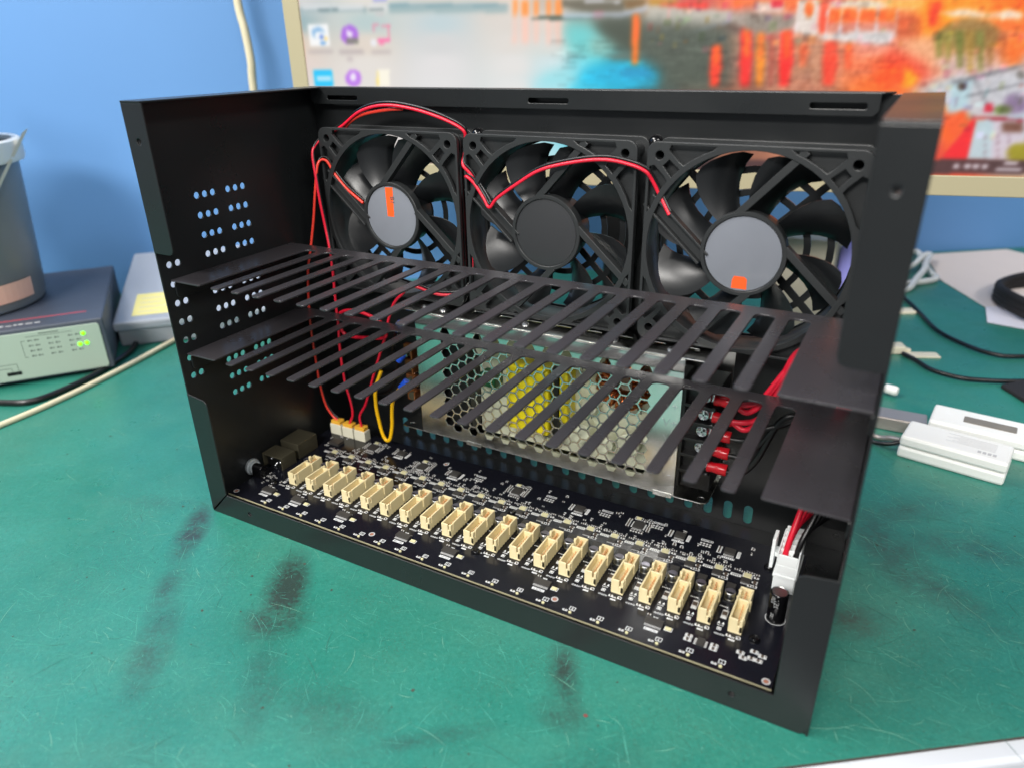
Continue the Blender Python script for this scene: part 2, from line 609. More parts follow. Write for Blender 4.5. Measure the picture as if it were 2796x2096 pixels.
hi = [(0, 194.8), (F_ - 4, 194.8), (F_ - 1.2, 196), (F_, 198.8), (F_, H - T), (0, H - T)]
MB().addmesh(sheet(lo, [], T, .4), XZ(T)).build("side_flange", 'powder', case)
MB().addmesh(sheet(hi, [circ(9.6, 262.5, 2.0, 12)], T, .4), XZ(T)).build("side_flange", 'powder', case)
mir = lambda P: [(W - p[0], p[1]) for p in P][::-1]
MB().addmesh(sheet(mir(hi), [circ(W - 9.6, 262.5, 2.0, 12)], T, .4), XZ(T)).build("side_flange", 'powder', case)
# dimpled screw seats behind the flange holes
for x, z in ((9.6, 262.5), (W - 9.6, 262.5), (40, 9), (382, 9.5)):
    MB().lathe((x, T + .05, z), (0, 1, 0), [(3.0, 0), (3.0, 3.4), (1.5, 3.4), (1.7, 0)], 18, True).build("threaded_insert", 'countersink', case, 40)
XY = lambda z: frame((0, 0, z), (1, 0, 0), (0, 1, 0), (0, 0, 1))
MB().addmesh(sheet([(0, 0), (F_ - 1, 0), (F_, 6), (F_, D - 12), (0, D)], [], T, .4), XY(H - T)).build("top_flange", 'powder', case)
MB().addmesh(sheet([(W, 0), (W, D), (W - F_, D - 12), (W - F_, 6), (W - F_ + 1, 0)], [], T, .4), XY(H - T)).build("top_flange", 'powder', case)
# back rail: narrow top and a lip folded down, with three slots
lip = [(6, 285.0), (6, 276), (8.5, 273.3), (389.5, 273.3), (392, 276), (392, 285.0)]
mbr = MB().addmesh(sheet(lip, [rrect(22, 276.4, 50, 279.3, 1.0, 2), rrect(189, 276.9, 217, 279.8, 1.0, 2), rrect(358, 276.9, 386, 279.8, 1.0, 2)], T, .4), XZ(152.4))
mbr.addmesh(sheet([(5, 151.6), (393, 151.6), (398, D), (2, D)], [], T, .4), XY(H - T + .02))
mbr.build("top_rail", 'powder', case)
# back panel: three ringed fan guards and a row of upright slots
FANX = (84.5, 209.5, 335.5)
FANZ = 199.
FANY = 134.
holes = []
def sector(cx, cz, r0, r1, a0, a1, gap, n=10):
    o0, o1 = gap / 2 / r0, gap / 2 / r1
    out = [(cx + r1 * math.cos(t), cz + r1 * math.sin(t)) for t in np.linspace(a0 + o1, a1 - o1, n)]
    return out + [(cx + r0 * math.cos(t), cz + r0 * math.sin(t)) for t in np.linspace(a1 - o0, a0 + o0, n)]
for fx in FANX:
    for r0, r1 in ((20.5, 29.4), (33.4, 42.2), (46.2, 56.2)):
        for k in range(4):
            holes.append(sector(fx, FANZ, r0, r1, math.radians(45 + 90 * k), math.radians(135 + 90 * k), 4.5))
for k in range(22):
    x = 61.5 + 14.0 * k
    holes.append(rrect(x - 3, 3.4, x + 3, 18.2, 2.9, 4))
MB().addmesh(sheet([(T, .3), (W - T, .3), (W - T, H - T - .1), (T, H - T - .1)], holes, T), XZ(D)).build("back_panel", 'powder', case)
# round feet screws of the fan mounting, seen beside the fans
for x in (147.0, 272.6):
    MB().lathe((x, 158.7, 256), (0, -1, 0), [(0, 5.2), (2.4, 4.6), (3.9, 2.6), (4.2, 0)], 20).build("mounting_screw", 'blackgloss', case, 60)
# strap fixed inside the right wall above the base
MB().box(402, 118, 44, 418.6, 119.2, 66).box(402, 104, 66, 418.6, 119.2, 67.2).build("inner_bracket", 'powder', case, None, .3)

# ------------------------------------------------------------------ the two slotted shelves
def shelf(z, label):
    t = thing("card_shelf", label, "shelf", (W / 2, 60, z), "slotted shelves of the case")
    P = [(1.6, 6), (27, 6), (28, 7)]
    y1, r, fy = 104., 3.8, 5.
    for k in range(20):
        a, b = 28 + 18 * k, 39 + 18 * k
        P += [(a + r * (1 - math.cos(q)), y1 - r + r * math.sin(q)) for q in (0, .4, .8, 1.2, 1.571)]
        P += [(b - r * (1 - math.cos(q)), y1 - r + r * math.sin(q)) for q in (1.571, 1.2, .8, .4, 0)]
        if k < 19:
            c = b + 7
            P += [(b, fy + 1.8), (b + .5, fy + .6), (b + 1.8, fy), (c - 1.8, fy), (c - .5, fy + .6), (c, fy + 1.8)]
        else:
            P += [(b, 7), (b + 1, 6), (W - 1.6, 6)]
    P += [(W - 1.6, 115), (1.6, 115)]
    MB().addmesh(sheet(P, [], 1.2, .3), XY(z - 1.2)).build("slotted_plate", 'shelf', t)
    for x in (1.35, W - 2.55):
        MB().addmesh(sheet(rrect(8, z - 13, 113, z - 1.3, 3, 4), [], 1.2, .3), YZ(x)).build("side_tab", 'powder', t)
    return t
shelf(176.0, "upper black slotted shelf running across the case below the fans")
shelf(124.5, "lower black slotted shelf in front of the silver power supply")

# ------------------------------------------------------------------ the three fans
def make_fan():
    t = thing("cooling_fan", "", "fan", (0, 0, 0), "fans along the back of the case")
    hz = 60.
    XZf = lambda y: frame((0, y, hz), (1, 0, 0), (0, 0, 1), (0, -1, 0))
    out = rrect(-60, -60, 60, 60, 6, 5)
    hole = circ(0, 0, 57.2, 56)
    pk = []
    for k in range(4):
        a = math.radians(90 * k)
        R = lambda p: (p[0] * math.cos(a) - p[1] * math.sin(a), p[0] * math.sin(a) + p[1] * math.cos(a))
        pk.append([R(p) for p in circ(52.5, 52.5, 2.6, 14)])
        # two triangular pockets and two small ones beside the diagonal, in each corner
        tri = ((20, 58.2), (46, 58.2), (47.0, 55.4), (41.0, 49.4), (38.2, 47.4), (34, 50.4), (28, 53.8), (22, 56.4))
        pk.append([R(p) for p in tri])
        pk.append([R((p[1], p[0])) for p in tri[::-1]])
        pk.append([R(p) for p in ((45.0, 40.5), (50.2, 46.6), (46.6, 50.2), (40.5, 45.0))])
    fr = MB().addmesh(sheet(out, [hole] + pk, 3.2, .35), XZf(3.2))
    fr.addmesh(sheet(rrect(-59.4, -59.4, 59.4, 59.4, 6, 5), [circ(0, 0, 57.6, 56)] + [circ(x, y, 2.6, 14) for x in (-52.5, 52.5) for y in (-52.5, 52.5)], 1.6, .2), XZf(7.4))
    fr.addmesh(sheet(out, [circ(0, 0, 57.2, 56)] + [circ(x, y, 2.2, 12) for x in (-52.5, 52.5) for y in (-52.5, 52.5)], 3.0, .35), XZf(24.6))
    fr.addmesh(sheet(circ(0, 0, 59.0, 56), [circ(0, 0, 57.4, 56)], 20, .2), XZf(23))
    for x in (-52.5, 52.5):
        for z in (-52.5, 52.5):
            fr.lathe((x, 2.8, hz + z), (0, 1, 0), [(4.6, 0), (4.6, 19), (2.6, 19), (2.6, 0)], 14, True)
    fr.build("frame", 'plastic', t, 30)
    ring = MB().lathe((0, 0, hz), (0, 1, 0), [(24.2, .4), (24.6, 1.0), (24.6, 7), (22.4, 7), (22.0, .9), (22.4, .4)], 40, True)
    ring.lathe((0, 0, hz), (0, 1, 0), [(22.2, 1.6), (22.2, 6), (0.01, 6), (0.01, 1.6)], 40, True)
    ring.build("motor_mount", 'plastic', t, 30)
    for k in range(4):
        a = math.radians(90 * k)
        p0, p1 = Vector((-5.5, 22.5)), Vector((27.0, 58.0))
        d = (p1 - p0).normalized()
        nn = Vector((-d.y, d.x))
        w0 = 2.1 if k != 1 else 4.6
        q = [p0 + nn * w0, p0 - nn * w0, p1 - nn * w0, p1 + nn * w0]
        q = [(p.x * math.cos(a) - p.y * math.sin(a), p.x * math.sin(a) + p.y * math.cos(a)) for p in q]
        st = MB()
        if k != 1:
            st.add([(x, y, hz + z) for y in (.5, 6.5) for x, z in q], [(0, 1, 2, 3), (7, 6, 5, 4), (0, 4, 5, 1), (1, 5, 6, 2), (2, 6, 7, 3), (3, 7, 4, 0)])
        else:   # the strut with the wire channel: two rails and a floor
            for s0, s1, y0, y1 in ((4.6, 3.1, .5, 6.5), (-3.1, -4.6, .5, 6.5), (3.1, -3.1, 4.2, 6.4)):
                q = [p0 + nn * s0, p0 + nn * s1, p1 + nn * s1, p1 + nn * s0]
                q = [(p.x * math.cos(a) - p.y * math.sin(a), p.x * math.sin(a) + p.y * math.cos(a)) for p in q]
                st.add([(x, y, hz + z) for y in (y0, y1) for x, z in q], [(0, 1, 2, 3), (7, 6, 5, 4), (0, 4, 5, 1), (1, 5, 6, 2), (2, 6, 7, 3), (3, 7, 4, 0)])
        st.build("strut", 'plastic', t, None, .3)
    rot = MB().lathe((0, 0, hz), (0, 1, 0), [(20.5, 7.2), (21.5, 8), (21.5, 22.5), (20, 24), (.01, 24)], 36).build("rotor_hub", 'blade', t, 30)
    NB = 8
    for b in range(NB):
        a0 = 2 * math.pi * b / NB + .60
        nr, nc = 7, 7
        vs = []
        for side_ in (0, 1):
            for i in range(nr):
                f = i / (nr - 1)
                r = 20.8 + 34.8 * f
                span = math.radians(27 + 7 * f)
                sweep = math.radians(13) * f * f
                for j in range(nc):
                    h = j / (nc - 1)
                    rr = r - (2.6 * (2 * h - 1) ** 4 * f ** 3)
                    t_ = a0 + (h - .5) * span - sweep
                    y = 8.6 + 12.5 * (1 - h) - 3.0 * math.sin(math.pi * h) * (.5 + .5 * f) + side_ * 1.1
                    vs.append((rr * math.cos(t_), y, hz + rr * math.sin(t_)))
        K = nr * nc
        fs = []
        for i in range(nr - 1):
            for j in range(nc - 1):
                q = (i * nc + j, i * nc + j + 1, (i + 1) * nc + j + 1, (i + 1) * nc + j)
                fs += [q, tuple(x + K for x in q[::-1])]
        rim = [j for j in range(nc)] + [i * nc + nc - 1 for i in range(1, nr)] + [(nr - 1) * nc + j for j in range(nc - 2, -1, -1)] + [i * nc for i in range(nr - 2, 0, -1)]
        for i in range(len(rim)):
            x, y = rim[i], rim[(i + 1) % len(rim)]
            fs.append((y, x, x + K, y + K))
        MB().add(vs, fs).build("blade", 'blade', rot, 50, local=True)
    return t
fan0 = make_fan()
fan_labels = ("left cooling fan with a grey hub sticker and an orange strip across it",
              "middle cooling fan with a red cable looping across its front",
              "right cooling fan with a large grey hub sticker and an orange tab at its foot")
fans = [fan0, copy_tree(fan0), copy_tree(fan0)]
for i, fx in enumerate(FANX):
    f = fans[i]
    f.location = Vector((fx, FANY, FANZ - 60)) * S
    f['label'] = fan_labels[i]
    b = MB().lathe((0, 1.35, 60), (0, -1, 0), [(21.6, -.2), (21.6, 0), (21.0, .12), (.01, .12)], 44)
    st = b.build("sticker", 'label' if i != 1 else 'darklabel', f, 30, local=True)
    if i == 0:
        MB().add([(-3.6, 1.15, 80.6), (3.2, 1.15, 80.9), (2.6, 1.15, 60), (-3.2, 1.15, 60)], [(0, 1, 2, 3)]).build("orange_strip", 'orange', st, local=True)
        MB().addmesh(text_mesh("B1", 5.2, .05), frame((1.8, 1.05, 72), (0, 0, -1), (1, 0, 0), (0, -1, 0))).build("printed_mark", 'ink', st, local=True)
    if i == 2:
        MB().add([(-4.4, 1.15, 39.6), (4.4, 1.15, 39.6), (4.2, 1.15, 45.6), (2.6, 1.15, 47), (-3.4, 1.15, 47), (-4.3, 1.15, 44.6)], [(0, 1, 2, 3, 4, 5)]).build("orange_tab", 'orange', st, local=True)

# ------------------------------------------------------------------ power supply
PF, PB = 120., 157.6            # front face and back of the unit
psu = thing("power_supply", "silver perforated steel power supply with screw terminals, under the fans", "power supply", (211, 140, 35))
hexes = []
p = 8.0
rowsn = 10
for c in range(23):
    x = 135.6 + c * p * .866
    for r in range(11):
        z = 122.6 - r * p - (p / 2 if c % 2 else 0)
        if z < 46.5:
            continue
        hexes.append([(x + 3.88 * math.cos(math.radians(60 * k)), z + 3.88 * math.sin(math.radians(60 * k))) for k in range(6)])
cov = MB().addmesh(sheet(rrect(109.5, 36.4, 312.3, 133.6, 1.2, 3), hexes, 1.0, .3), XZ(PF + 1.0))
cov.build("perforated_cover", 'zinc', psu)
MB().box(109.5, PF + .6, 36.4, 110.3, PB - 1.5, 133.4).build("cover_end", 'zinc', psu)
MB().box(311.4, PF + .6, 36.4, 312.2, PB - 1.5, 133.4).build("cover_end", 'zinc', psu)
# the U-shaped chassis: lower and upper walls reach past the cover at both ends
low = [(93, 121), (330, 121), (333.5, 122.6), (334.5, 126), (334.5, PB), (87.7, PB), (87.7, 124.5), (89, 122)]
MB().addmesh(sheet(low, [circ(329.0, 126.6, 2.1, 14), circ(95, 126.5, 2.0, 14), rrect(324.6, 133, 326.4, 138.5, .6, 2)], 1.0, .25), XY(34.9)).build("lower_wall", 'zinc', psu)
top_h = [rrect(150 + 22 * k, 135, 162 + 22 * k, 139, 1, 2) for k in range(8)]
MB().addmesh(sheet([(92, 120.6), (329, 120.6), (331, 123), (331, PB), (90, PB), (90, 123)], top_h, 1.0, .35), XY(134.6)).build("upper_wall", 'zinc', psu)
MB().box(87.7, PB, 34.9, 334.5, PB + 1.0, 135.6).build("back_wall", 'zinc', psu)
MB().box(109.4, PF - .8, 133.3, 312.4, PF + 4, 134.55).build("cover_fold", 'zinc', psu, None, .4)
for x in (112, 128, 196, 262, 300):
    MB().lathe((x, 131, 135.6), (0, 0, 1), [(2.9, 0), (2.7, 1.0), (1.4, 1.6), (.01, 1.6)], 16).build("screw", 'steel', psu, 40)
for x in (150, 298):
    MB().box(x, PF - .6, 34.2, x + 13, PF - .05, 37.4).build("locking_tab", 'zinc', psu, None, .2)
# inside, seen through the holes
MB().box(152.4, 140, 38, 310, 142, 132).build("inner_board", 'interior', psu)
MB().box(184, 122.6, 56, 218, 149, 107).build("transformer", 'tape', psu, None, 2.)
MB().box(219, 126, 50, 224, 149, 110).build("transformer_core", 'heatsink', psu)
MB().box(224.5, 126, 68, 231, 149, 108).build("taped_coil", 'tape', psu, None, 1.5)
MB().box(112, 126, 44, 152, 149, 118).build("heatsink", 'heatsink', psu)
MB().box(158, 128, 82, 172, 149, 92).build("film_capacitor", 'greenpart', psu, None, 1.)
coil = MB()
for k in range(22):
    t = 2 * math.pi * k / 22
    cx, cz = 270 + 13 * math.cos(t), 106 + 13 * math.sin(t)
    ring = [(cx + 6 * math.cos(t) * math.cos(q), 131 + 7.5 * math.sin(q), cz + 6 * math.sin(t) * math.cos(q)) for q in np.linspace(0, 2 * math.pi, 9)]
    coil.tube(ring, 1.15, 6, 2)
coil.build("copper_choke", 'copper', psu, 60)
for x, z, r in ((240, 62, 8), (258, 58, 7), (276, 62, 8), (292, 70, 6), (162, 112, 6), (246, 84, 6)):
    MB().cyl((x, 141, z), (x, 128, z), r, 20).build("filter_capacitor", 'interior', psu, 40, .6)
for x, z in ((236, 108), (258, 92), (262, 76), (280, 84), (244, 72), (208, 46), (286, 52), (230, 54)):
    MB().box(x - 3, 139.6, z - .35, x + 3, 139.85, z + .35).box(x - .35, 139.6, z - 3, x + .35, 139.86, z + 3).build("printed_outline", 'ink', psu)
for s_, z in (("V+", 101.5), ("V+", 89.5), ("V-", 77.5), ("V-", 64.5), ("V-", 51.5)):
    MB().addmesh(text_mesh(s_, 8.2, .12), frame((305.8, PF - .02, z), (1, 0, 0), (0, 0, 1), (0, -1, 0))).build("stamped_mark", 'steel', psu)
# output terminals at the right end
blk = MB().box(314.5, 124, 44, 334, 152, 118)
for k in range(6):
    z = 118 - 11.8 * k
    blk.box(314.6, 117.5, z - 1.1, 334, 126, z + 1.1)
blk.box(313.2, 118, 46, 315.2, 126, 119)
blk.build("terminal_block", 'blackplastic', psu, None, .3)
for k in range(5):
    z = 112.2 - 11.8 * k
    sc = MB().lathe((326.4, 122.4, z), (0, -1, 0), [(4.3, 0), (4.3, 1.6), (3.6, 2.4), (3.2, 2.5)], 18)
    sc.lathe((326.4, 122.4, z), (0, -1, 0), [(3.2, 2.5), (1.4, 1.6), (.01, 1.5)], 18)
    sc.box(323.4, 119.7, z - .5, 329.4, 120.2, z + .5).box(325.9, 119.7, z - 3, 326.9, 120.2, z + 3)
    sc.build("terminal_screw", 'steel', psu, 40)
# mains terminals at the left end
MB().box(94.6, 126, 58, 105.6, 150, 112).build("mains_terminal_block", 'blackplastic', psu, None, .4)
for k in range(4):
    z = 64 + 12.5 * k
    MB().box(95.2, 122.5, z - 4.6, 105.2, 126.2, z + 4.6).box(104.4, 118, z - 4.8, 105.6, 126.1, z + 4.8).build("terminal_strip", 'brown', psu, None, .3)
    MB().lathe((101, 122.4, z), (0, -1, 0), [(3.6, 0), (3.3, 1.8), (.01, 2.0)], 16).build("terminal_screw", 'dull', psu, 40)

# ------------------------------------------------------------------ circuit board
BZ = 12.0                       # top of the board
pcb = thing("circuit_board", "black circuit board with twenty cream sockets in the bottom of the case", "circuit board", (203, 70, BZ - 1.6))
MB().box(7.8, 10.1, BZ - .28, 399.4, 128.6, BZ).build("solder_mask", 'mask', pcb)
MB().box(7.8, 10.0, BZ - 1.6, 399.4, 128.6, BZ - .3).build("board_core", 'fr4', pcb)
for x, y in ((16, 20), (208, 22), (390, 24), (16, 120), (208, 120), (392, 122), (208.7, 84), (384.6, 40.4)):
    MB().cyl((x, y, 1.2), (x, y, BZ - 1.62), 2.6, 12).build("standoff", 'dull', pcb, 40)

PITCH = 17.37
X20 = 369.9
# socket housing, origin at its front left corner on the board
hs = MB()
wl, L_, H_, w = 7.6, 29.0, 10.0, 1.05
hs.box(0, 0, 0, wl, L_, 1.2)
hs.box(0, 0, 1.2, w, 20.2, H_)                       # left wall, front part
hs.cyl((w / 2, 20.2, 1.2), (w / 2, 20.2, H_ - .4), .95, 10)
hs.box(0, 22.6, 1.2, w + .5, 24.8, H_ + 1.0)         # latch posts
hs.cyl((.75, 23.7, H_ + .6), (.75, 23.7, H_ + 1.5), 1.0, 10)
hs.box(0, 25.8, 1.2, w, L_ - w, H_)
hs.box(0, L_ - w, 1.2, wl, L_, H_ + .01)             # rear wall
hs.box(w, 0, 1.2, 5.0, w, H_)                        # front wall with slit
hs.box(w, .35, 1.2, 6.0, w, H_ - 4.2)
hs.box(5.0, 0, 1.2, wl, .34, H_ - 4.4)
hs.box(6.0, 0, 1.2, wl, w, H_)
hs.box(wl - w, w, 1.2, wl, 2.4, H_)                  # right wall with J slit
hs.box(wl - w, 2.4, 1.2, wl, 3.4, H_ - 5.0)
hs.box(wl - w, 3.4, 1.2, wl, L_ - w, H_)
hs.box(w, 17.7, 1.2, wl - w, 18.9, H_ - .3)          # divider
hs.box(wl, 17.2, 3.2, wl + .75, 18.6, H_ + .2)       # ribs outside
hs.box(wl, 2.5, 4.6, wl + .5, 3.0, H_ - .1)
hs.box(w, w, 1.2, wl - w, 17.7, 4.4)                  # raised floor in front
hs.box(w, 18.9, 1.2, wl - w, L_ - w, 5.6)            # raised floor behind
hme = hs.mesh("socket")
pins = MB()
for k in range(6):
    y = 3.2 + 2.5 * k
    pins.box(4.2, y - .28, 4.4, 4.75, y + .28, 8.2)
for y in (20.8, 23.6, 26.2):
    pins.box(3.3, y - .5, 5.6, 4.3, y + .5, 9.0)
pme = pins.mesh("pins")
feet = MB()
for k in range(9):
    feet.box(wl - .2, 2.4 + 3 * k, .05, wl + .35, 3.3 + 3 * k, .8)
fme = feet.mesh("solder_feet")
for me, mm in ((hme, 'cream'), (pme, 'brass'), (fme, 'blackplastic')):
    me.materials.append(M[mm])
    bm = bmesh.new()
    bm.from_mesh(me)
    bmesh.ops.recalc_face_normals(bm, faces=bm.faces)
    bm.to_mesh(me)
    bm.free()
base_off = Vector((203, 70, BZ - 1.6))
def put(name, me, x, y, z=BZ, parent=None, rot=0.):
    o = bpy.data.objects.new(name, me)
    C.objects.link(o)
    o.parent = parent or pcb
    if parent is None:
        o.location = (Vector((x, y, z)) - base_off) * S
        o.rotation_euler.z = rot
    return o
# can capacitor, origin at its centre on the board
cb = MB().box(-3.3, -3.3, 0, 3.3, 3.3, .9)
cbm = cb.mesh("can_base")
cbm.materials.append(M['blackplastic'])
cc = MB().lathe((0, 0, 0), (0, 0, 1), [(3.0, .85), (3.15, 1.2), (2.9, 1.7), (3.15, 2.2), (3.15, 5.8), (2.85, 6.1)], 24)
ccm = cc.mesh("capacitor_can")
ccm.materials.append(M['alu'])
shade(ccm, 40)
ct = MB().lathe((0, 0, 0), (0, 0, 1), [(2.9, 6.08), (2.6, 6.16), (.01, 6.16)], 24)
ctm = ct.mesh("can_lid")
ctm.materials.append(M['cantop'])
cm = MB().prism([(2.55 * math.cos(t), 2.55 * math.sin(t)) for t in np.linspace(math.pi + .35, 2 * math.pi - .35, 9)], 6.17, 6.2)
cmm = cm.mesh("polarity_mark")
cmm.materials.append(M['blackplastic'])
ind = MB().box(-2.7, -2.6, 0, 2.7, 2.6, 2.9)
indm = ind.mesh("inductor")
indm.materials.append(M['chip'])

leads, silk, smd, ceram = MB(), MB(), MB(), MB()
def pads(x, y, n, dx, dy, w, d, h=.35, into=None):
    for k in range(n):
        (into or leads).cbox(x + dx * k, y + dy * k, BZ, w, d, h)
def outline(x0, y0, x1, y1, w=.32):
    z0, z1 = BZ + .005, BZ + .03
    silk.box(x0, y0, z0, x1, y0 + w, z1).box(x0, y1 - w, z0, x1, y1, z1).box(x0, y0 + w, z0, x0 + w, y1 - w, z1).box(x1 - w, y0 + w, z0, x1, y1 - w, z1)
def ic(name, x, y, w, d, h, rot=0.):
    return MB().box(-w / 2, -d / 2, .15, w / 2, d / 2, h)
rp = random.Random(3)
def scribble(x, y, n, dx, w=.5, d=1.1):
    """a run of tiny printed strokes"""
    for k in range(n):
        silk.cbox(x + dx * k, y, BZ + .005, w * rp.uniform(.5, 1.2), d * rp.uniform(.6, 1.), .025, rp.uniform(-.3, .3))
def res(x, y, a=0., k=1.):
    """a small chip part: body between two tinned ends"""
    c, n = math.cos(a), math.sin(a)
    ceram.cbox(x, y, BZ, 1.0 * k, .85 * k, .5 * k, a)
    for s_ in (-1, 1):
        smd.cbox(x + s_ * .75 * k * c, y + s_ * .75 * k * n, BZ, .55 * k, .95 * k, .55 * k, a)

soic = ic("chip", 0, 0, 5.6, 4.0, 1.3).mesh("driver_chip")
soic.materials.append(M['chip'])
ledm = MB().box(-2.2, -1.5, 0, 2.2, 1.5, 1.3).mesh("indicator_body")
ledm.materials.append(M['ledbody'])
for k in range(20):
    x0 = X20 - PITCH * k
    hobj = put("socket", hme, x0, 40.2)
    bv = hobj.modifiers.new("edge", 'BEVEL')
    bv.width = .16 * S
    bv.segments = 1
    bv.limit_method = 'ANGLE'
    put("pins", pme, 0, 0, parent=hobj)
    put("solder_feet", fme, 0, 0, parent=hobj)
    d = x0 - 370.
    b = put("capacitor_base", cbm, 364.9 + d, 66.6)
    c_ = put("capacitor_can", ccm, 0, 0, parent=b)
    put("can_lid", ctm, 0, 0, parent=b)
    put("polarity_mark", cmm, 0, 0, parent=b)
    put("inductor", indm, 363.4 + d, 75.6)
    put("driver_chip", soic, 369.8 + d, 86.6)
    pads(367.4 + d, 84.2, 8, .68, 0, .32, .9)
    pads(367.4 + d, 89.0, 8, .68, 0, .32, .8)
    put("indicator_led", ledm, 369.9 + d, 92.0)
    leads.cbox(367.3 + d, 92, BZ, .7, 2.6, .9).cbox(372.5 + d, 92, BZ, .7, 2.6, .9)
    outline(360.0 + d, 89.2, 366.4 + d, 91.6)
    for j in range(5):
        smd.cbox(360.8 + d + 1.18 * j, 90.4, BZ, .75, 1.9, .45)
    res(375.1 + d, 92.6)
    outline(373.6 + d, 91.9, 376.6 + d, 93.3)
    MB_ = smd
    smd.cbox(373.7 + d, 87.8, BZ, .8, .9, .5).cbox(376.3 + d, 88.6, BZ, .8, .8, .5).cbox(376.2 + d, 86.8, BZ, .8, .8, .5)
    ceram.cbox(375.0 + d, 87.7, BZ, 1.5, 2.6, .95)
    res(372.8 + d, 83.6)
    res(375.6 + d, 84.4)
    outline(371.4 + d, 82.9, 377 + d, 85.2)
    scribble(369.6 + d, 80.6, 5, .62)
    outline(363.9 + d, 49.0, 367.2 + d, 56.0)
    smd.cbox(365.5 + d, 50.3, BZ, 2.5, 1.5, .9).cbox(365.5 + d, 54.8, BZ, 2.5, 1.4, .9)
    ceram.cbox(365.5 + d, 52.5, BZ, 2.5, 3.1, 1.0)
    for q in (364.2, 366.6):
        silk.prism([(q - .8 + d, 44.2), (q + .8 + d, 44.2), (q + d, 46.4)], BZ + .005, BZ + .03)
    scribble(363.8 + d, 43.0, 5, .75, .5, .9)
    outline(364.2 + d, 38.9, 366.6 + d, 41.4)
    smd.cbox(365.4 + d, 40.1, BZ, 1.1, 1.2, .4)
    for j in range(9):
        silk.cbox(363.9 + d + .66 * j, 35.9, BZ + .005, .26, 1.5 if j % 2 else 1.0, .03)
    res(371.2 + d, 37.2)
    outline(369.9 + d, 36.4, 372.5 + d, 38.1)
    for j in range(4):
        silk.cbox(372.6 + d + .62 * j, 36.6, BZ + .005, .3, 1.1, .03)
    res(376.6 + d, 37.4, 1.2)
    outline(375.4 + d, 36.4, 377.8 + d, 38.6)
    outline(371.8 + d, 33.9, 375.2 + d, 35.1)
    scribble(372.3 + d, 34.5, 5, .6, .4, .7)
    # socket number, printed upside down, in a frame, with a small lamp in front of it
    outline(371.2 + d, 15.0, 374.8 + d, 18.0)
    for j in range(7):
        res(362.2 + d + 2.2 * j, 95.6 + .5 * math.sin(j * 2.1 + k), 1.57 * (j % 2), .95)
    for j in range(5):
        silk.cbox(361.5 + d + 1.0 * j, 59.0, BZ + .005, .6, .9, .03)
    scribble(361.6 + d, 79.0, 6, .7)
    silk.addmesh(text_mesh(str(k + 1), 2.6, .01), frame((373.0 + d, 16.4, BZ + .03), (-1, 0, 0), (0, -1, 0), (0, 0, 1)))
    MB().prism([(373.0 + d + .95 * math.cos(t), 12.7 + .8 * math.sin(t)) for t in np.linspace(0, 2 * math.pi, 9)[:-1]], BZ + .02, BZ + .75).build("front_led", 'ledbody', pcb)
    outline(367.9 + d, 13.0, 370.9 + d, 14.4)
    res(369.4 + d, 13.7, 0, .8)

# long driver chips near the front edge
ss = MB().box(-5.2, -2.3, .15, 5.2, 2.3, 1.6).mesh("driver_chip")
ss.materials.append(M['chip'])
xt = MB().box(-1.7, -1.0, 0, 1.7, 1.0, .8).mesh("crystal")
xt.materials.append(M['ledbody'])
for x, y in ((33.5, 26), (62.5, 26.4), (105, 27), (157, 26.6), (193.5, 27.4), (260.8, 28), (331.8, 27.4)):
    put("long_chip", ss, x, y)
    pads(x - 4.55, y - 3.2, 14, .7, 0, .34, 1.5)
    pads(x - 4.55, y + 2.9, 14, .7, 0, .34, .9)
    put("crystal", xt, x + 8.6, y - 1.2)
    outline(x + 6.4, y - 2.7, x + 10.9, y + .4)
    scribble(x - 3.4, y - 6.0, 10, .75, .5, 1.6)
    outline(x - 4, y - 7.0, x + 4, y - 5.0)
    res(x - 4.6, y + 5.2)
    scribble(x - 1.5, y + 4.6, 4, .7)
s8 = MB().box(-2, -2.6, .15, 2, 2.6, 1.6).mesh("small_chip")
s8.materials.append(M['chip'])
put("small_chip", s8, 359.2, 24.5)
for sx in (-2.9, 2.9):
    pads(359.2 + sx, 22.6, 4, 0, 1.27, 1.3, .55)
for x, y in ((352, 24), (352, 27), (366.3, 23.4), (366.3, 26.2), (386, 26), (389.6, 26), (382, 24.4), (380, 27.6), (391, 30), (386.5, 31.5)):
    res(x, y, 0, 1.5)
    outline(x - 2.1, y - 1.2, x + 2.1, y + 1.2)
# square processors and their pads near the back edge
qf = MB().box(-3.6, -3.6, .1, 3.6, 3.6, 1.3).mesh("square_chip")
qf.materials.append(M['chip'])
for x, y in ((63.5, 111.6), (117, 105.5), (199.4, 109.4), (293, 110.6)):
    put("square_chip", qf, x, y)
    for s_ in (-1, 1):
        pads(x - 3.1, y + s_ * 4.3, 12, .56, 0, .26, 1.0)
        pads(x + s_ * 4.3, y - 3.1, 12, 0, .56, 1.0, .26)
    for q in range(5):
        res(x - 7.2 + rp.uniform(-.3, .3), y - 3 + 1.9 * q, 0, 1.15)
        res(x + 7.0 + rp.uniform(-.3, .3), y - 3.4 + 1.9 * q, 0, 1.15)
        res(x - 3 + 1.9 * q, y - 6.8, 1.57, 1.1)
    put("crystal", xt, x - 2.5, y + 8.0)
    outline(x - 5.2, y + 6.3, x + .4, y + 9.8)
    for q in range(4):
        res(x + 2 + 1.8 * q, y + 7 + .6 * (q % 2), 1.57, 1.1)
    silk.addmesh(text_mesh("R2", 2.2, .01), frame((x + 5, y + 10, BZ + .03), (-1, 0, 0), (0, -1, 0), (0, 0, 1)))
fl = MB().box(-3.4, -2.5, .15, 3.4, 2.5, 1.9).mesh("flat_chip")
fl.materials.append(M['chip'])
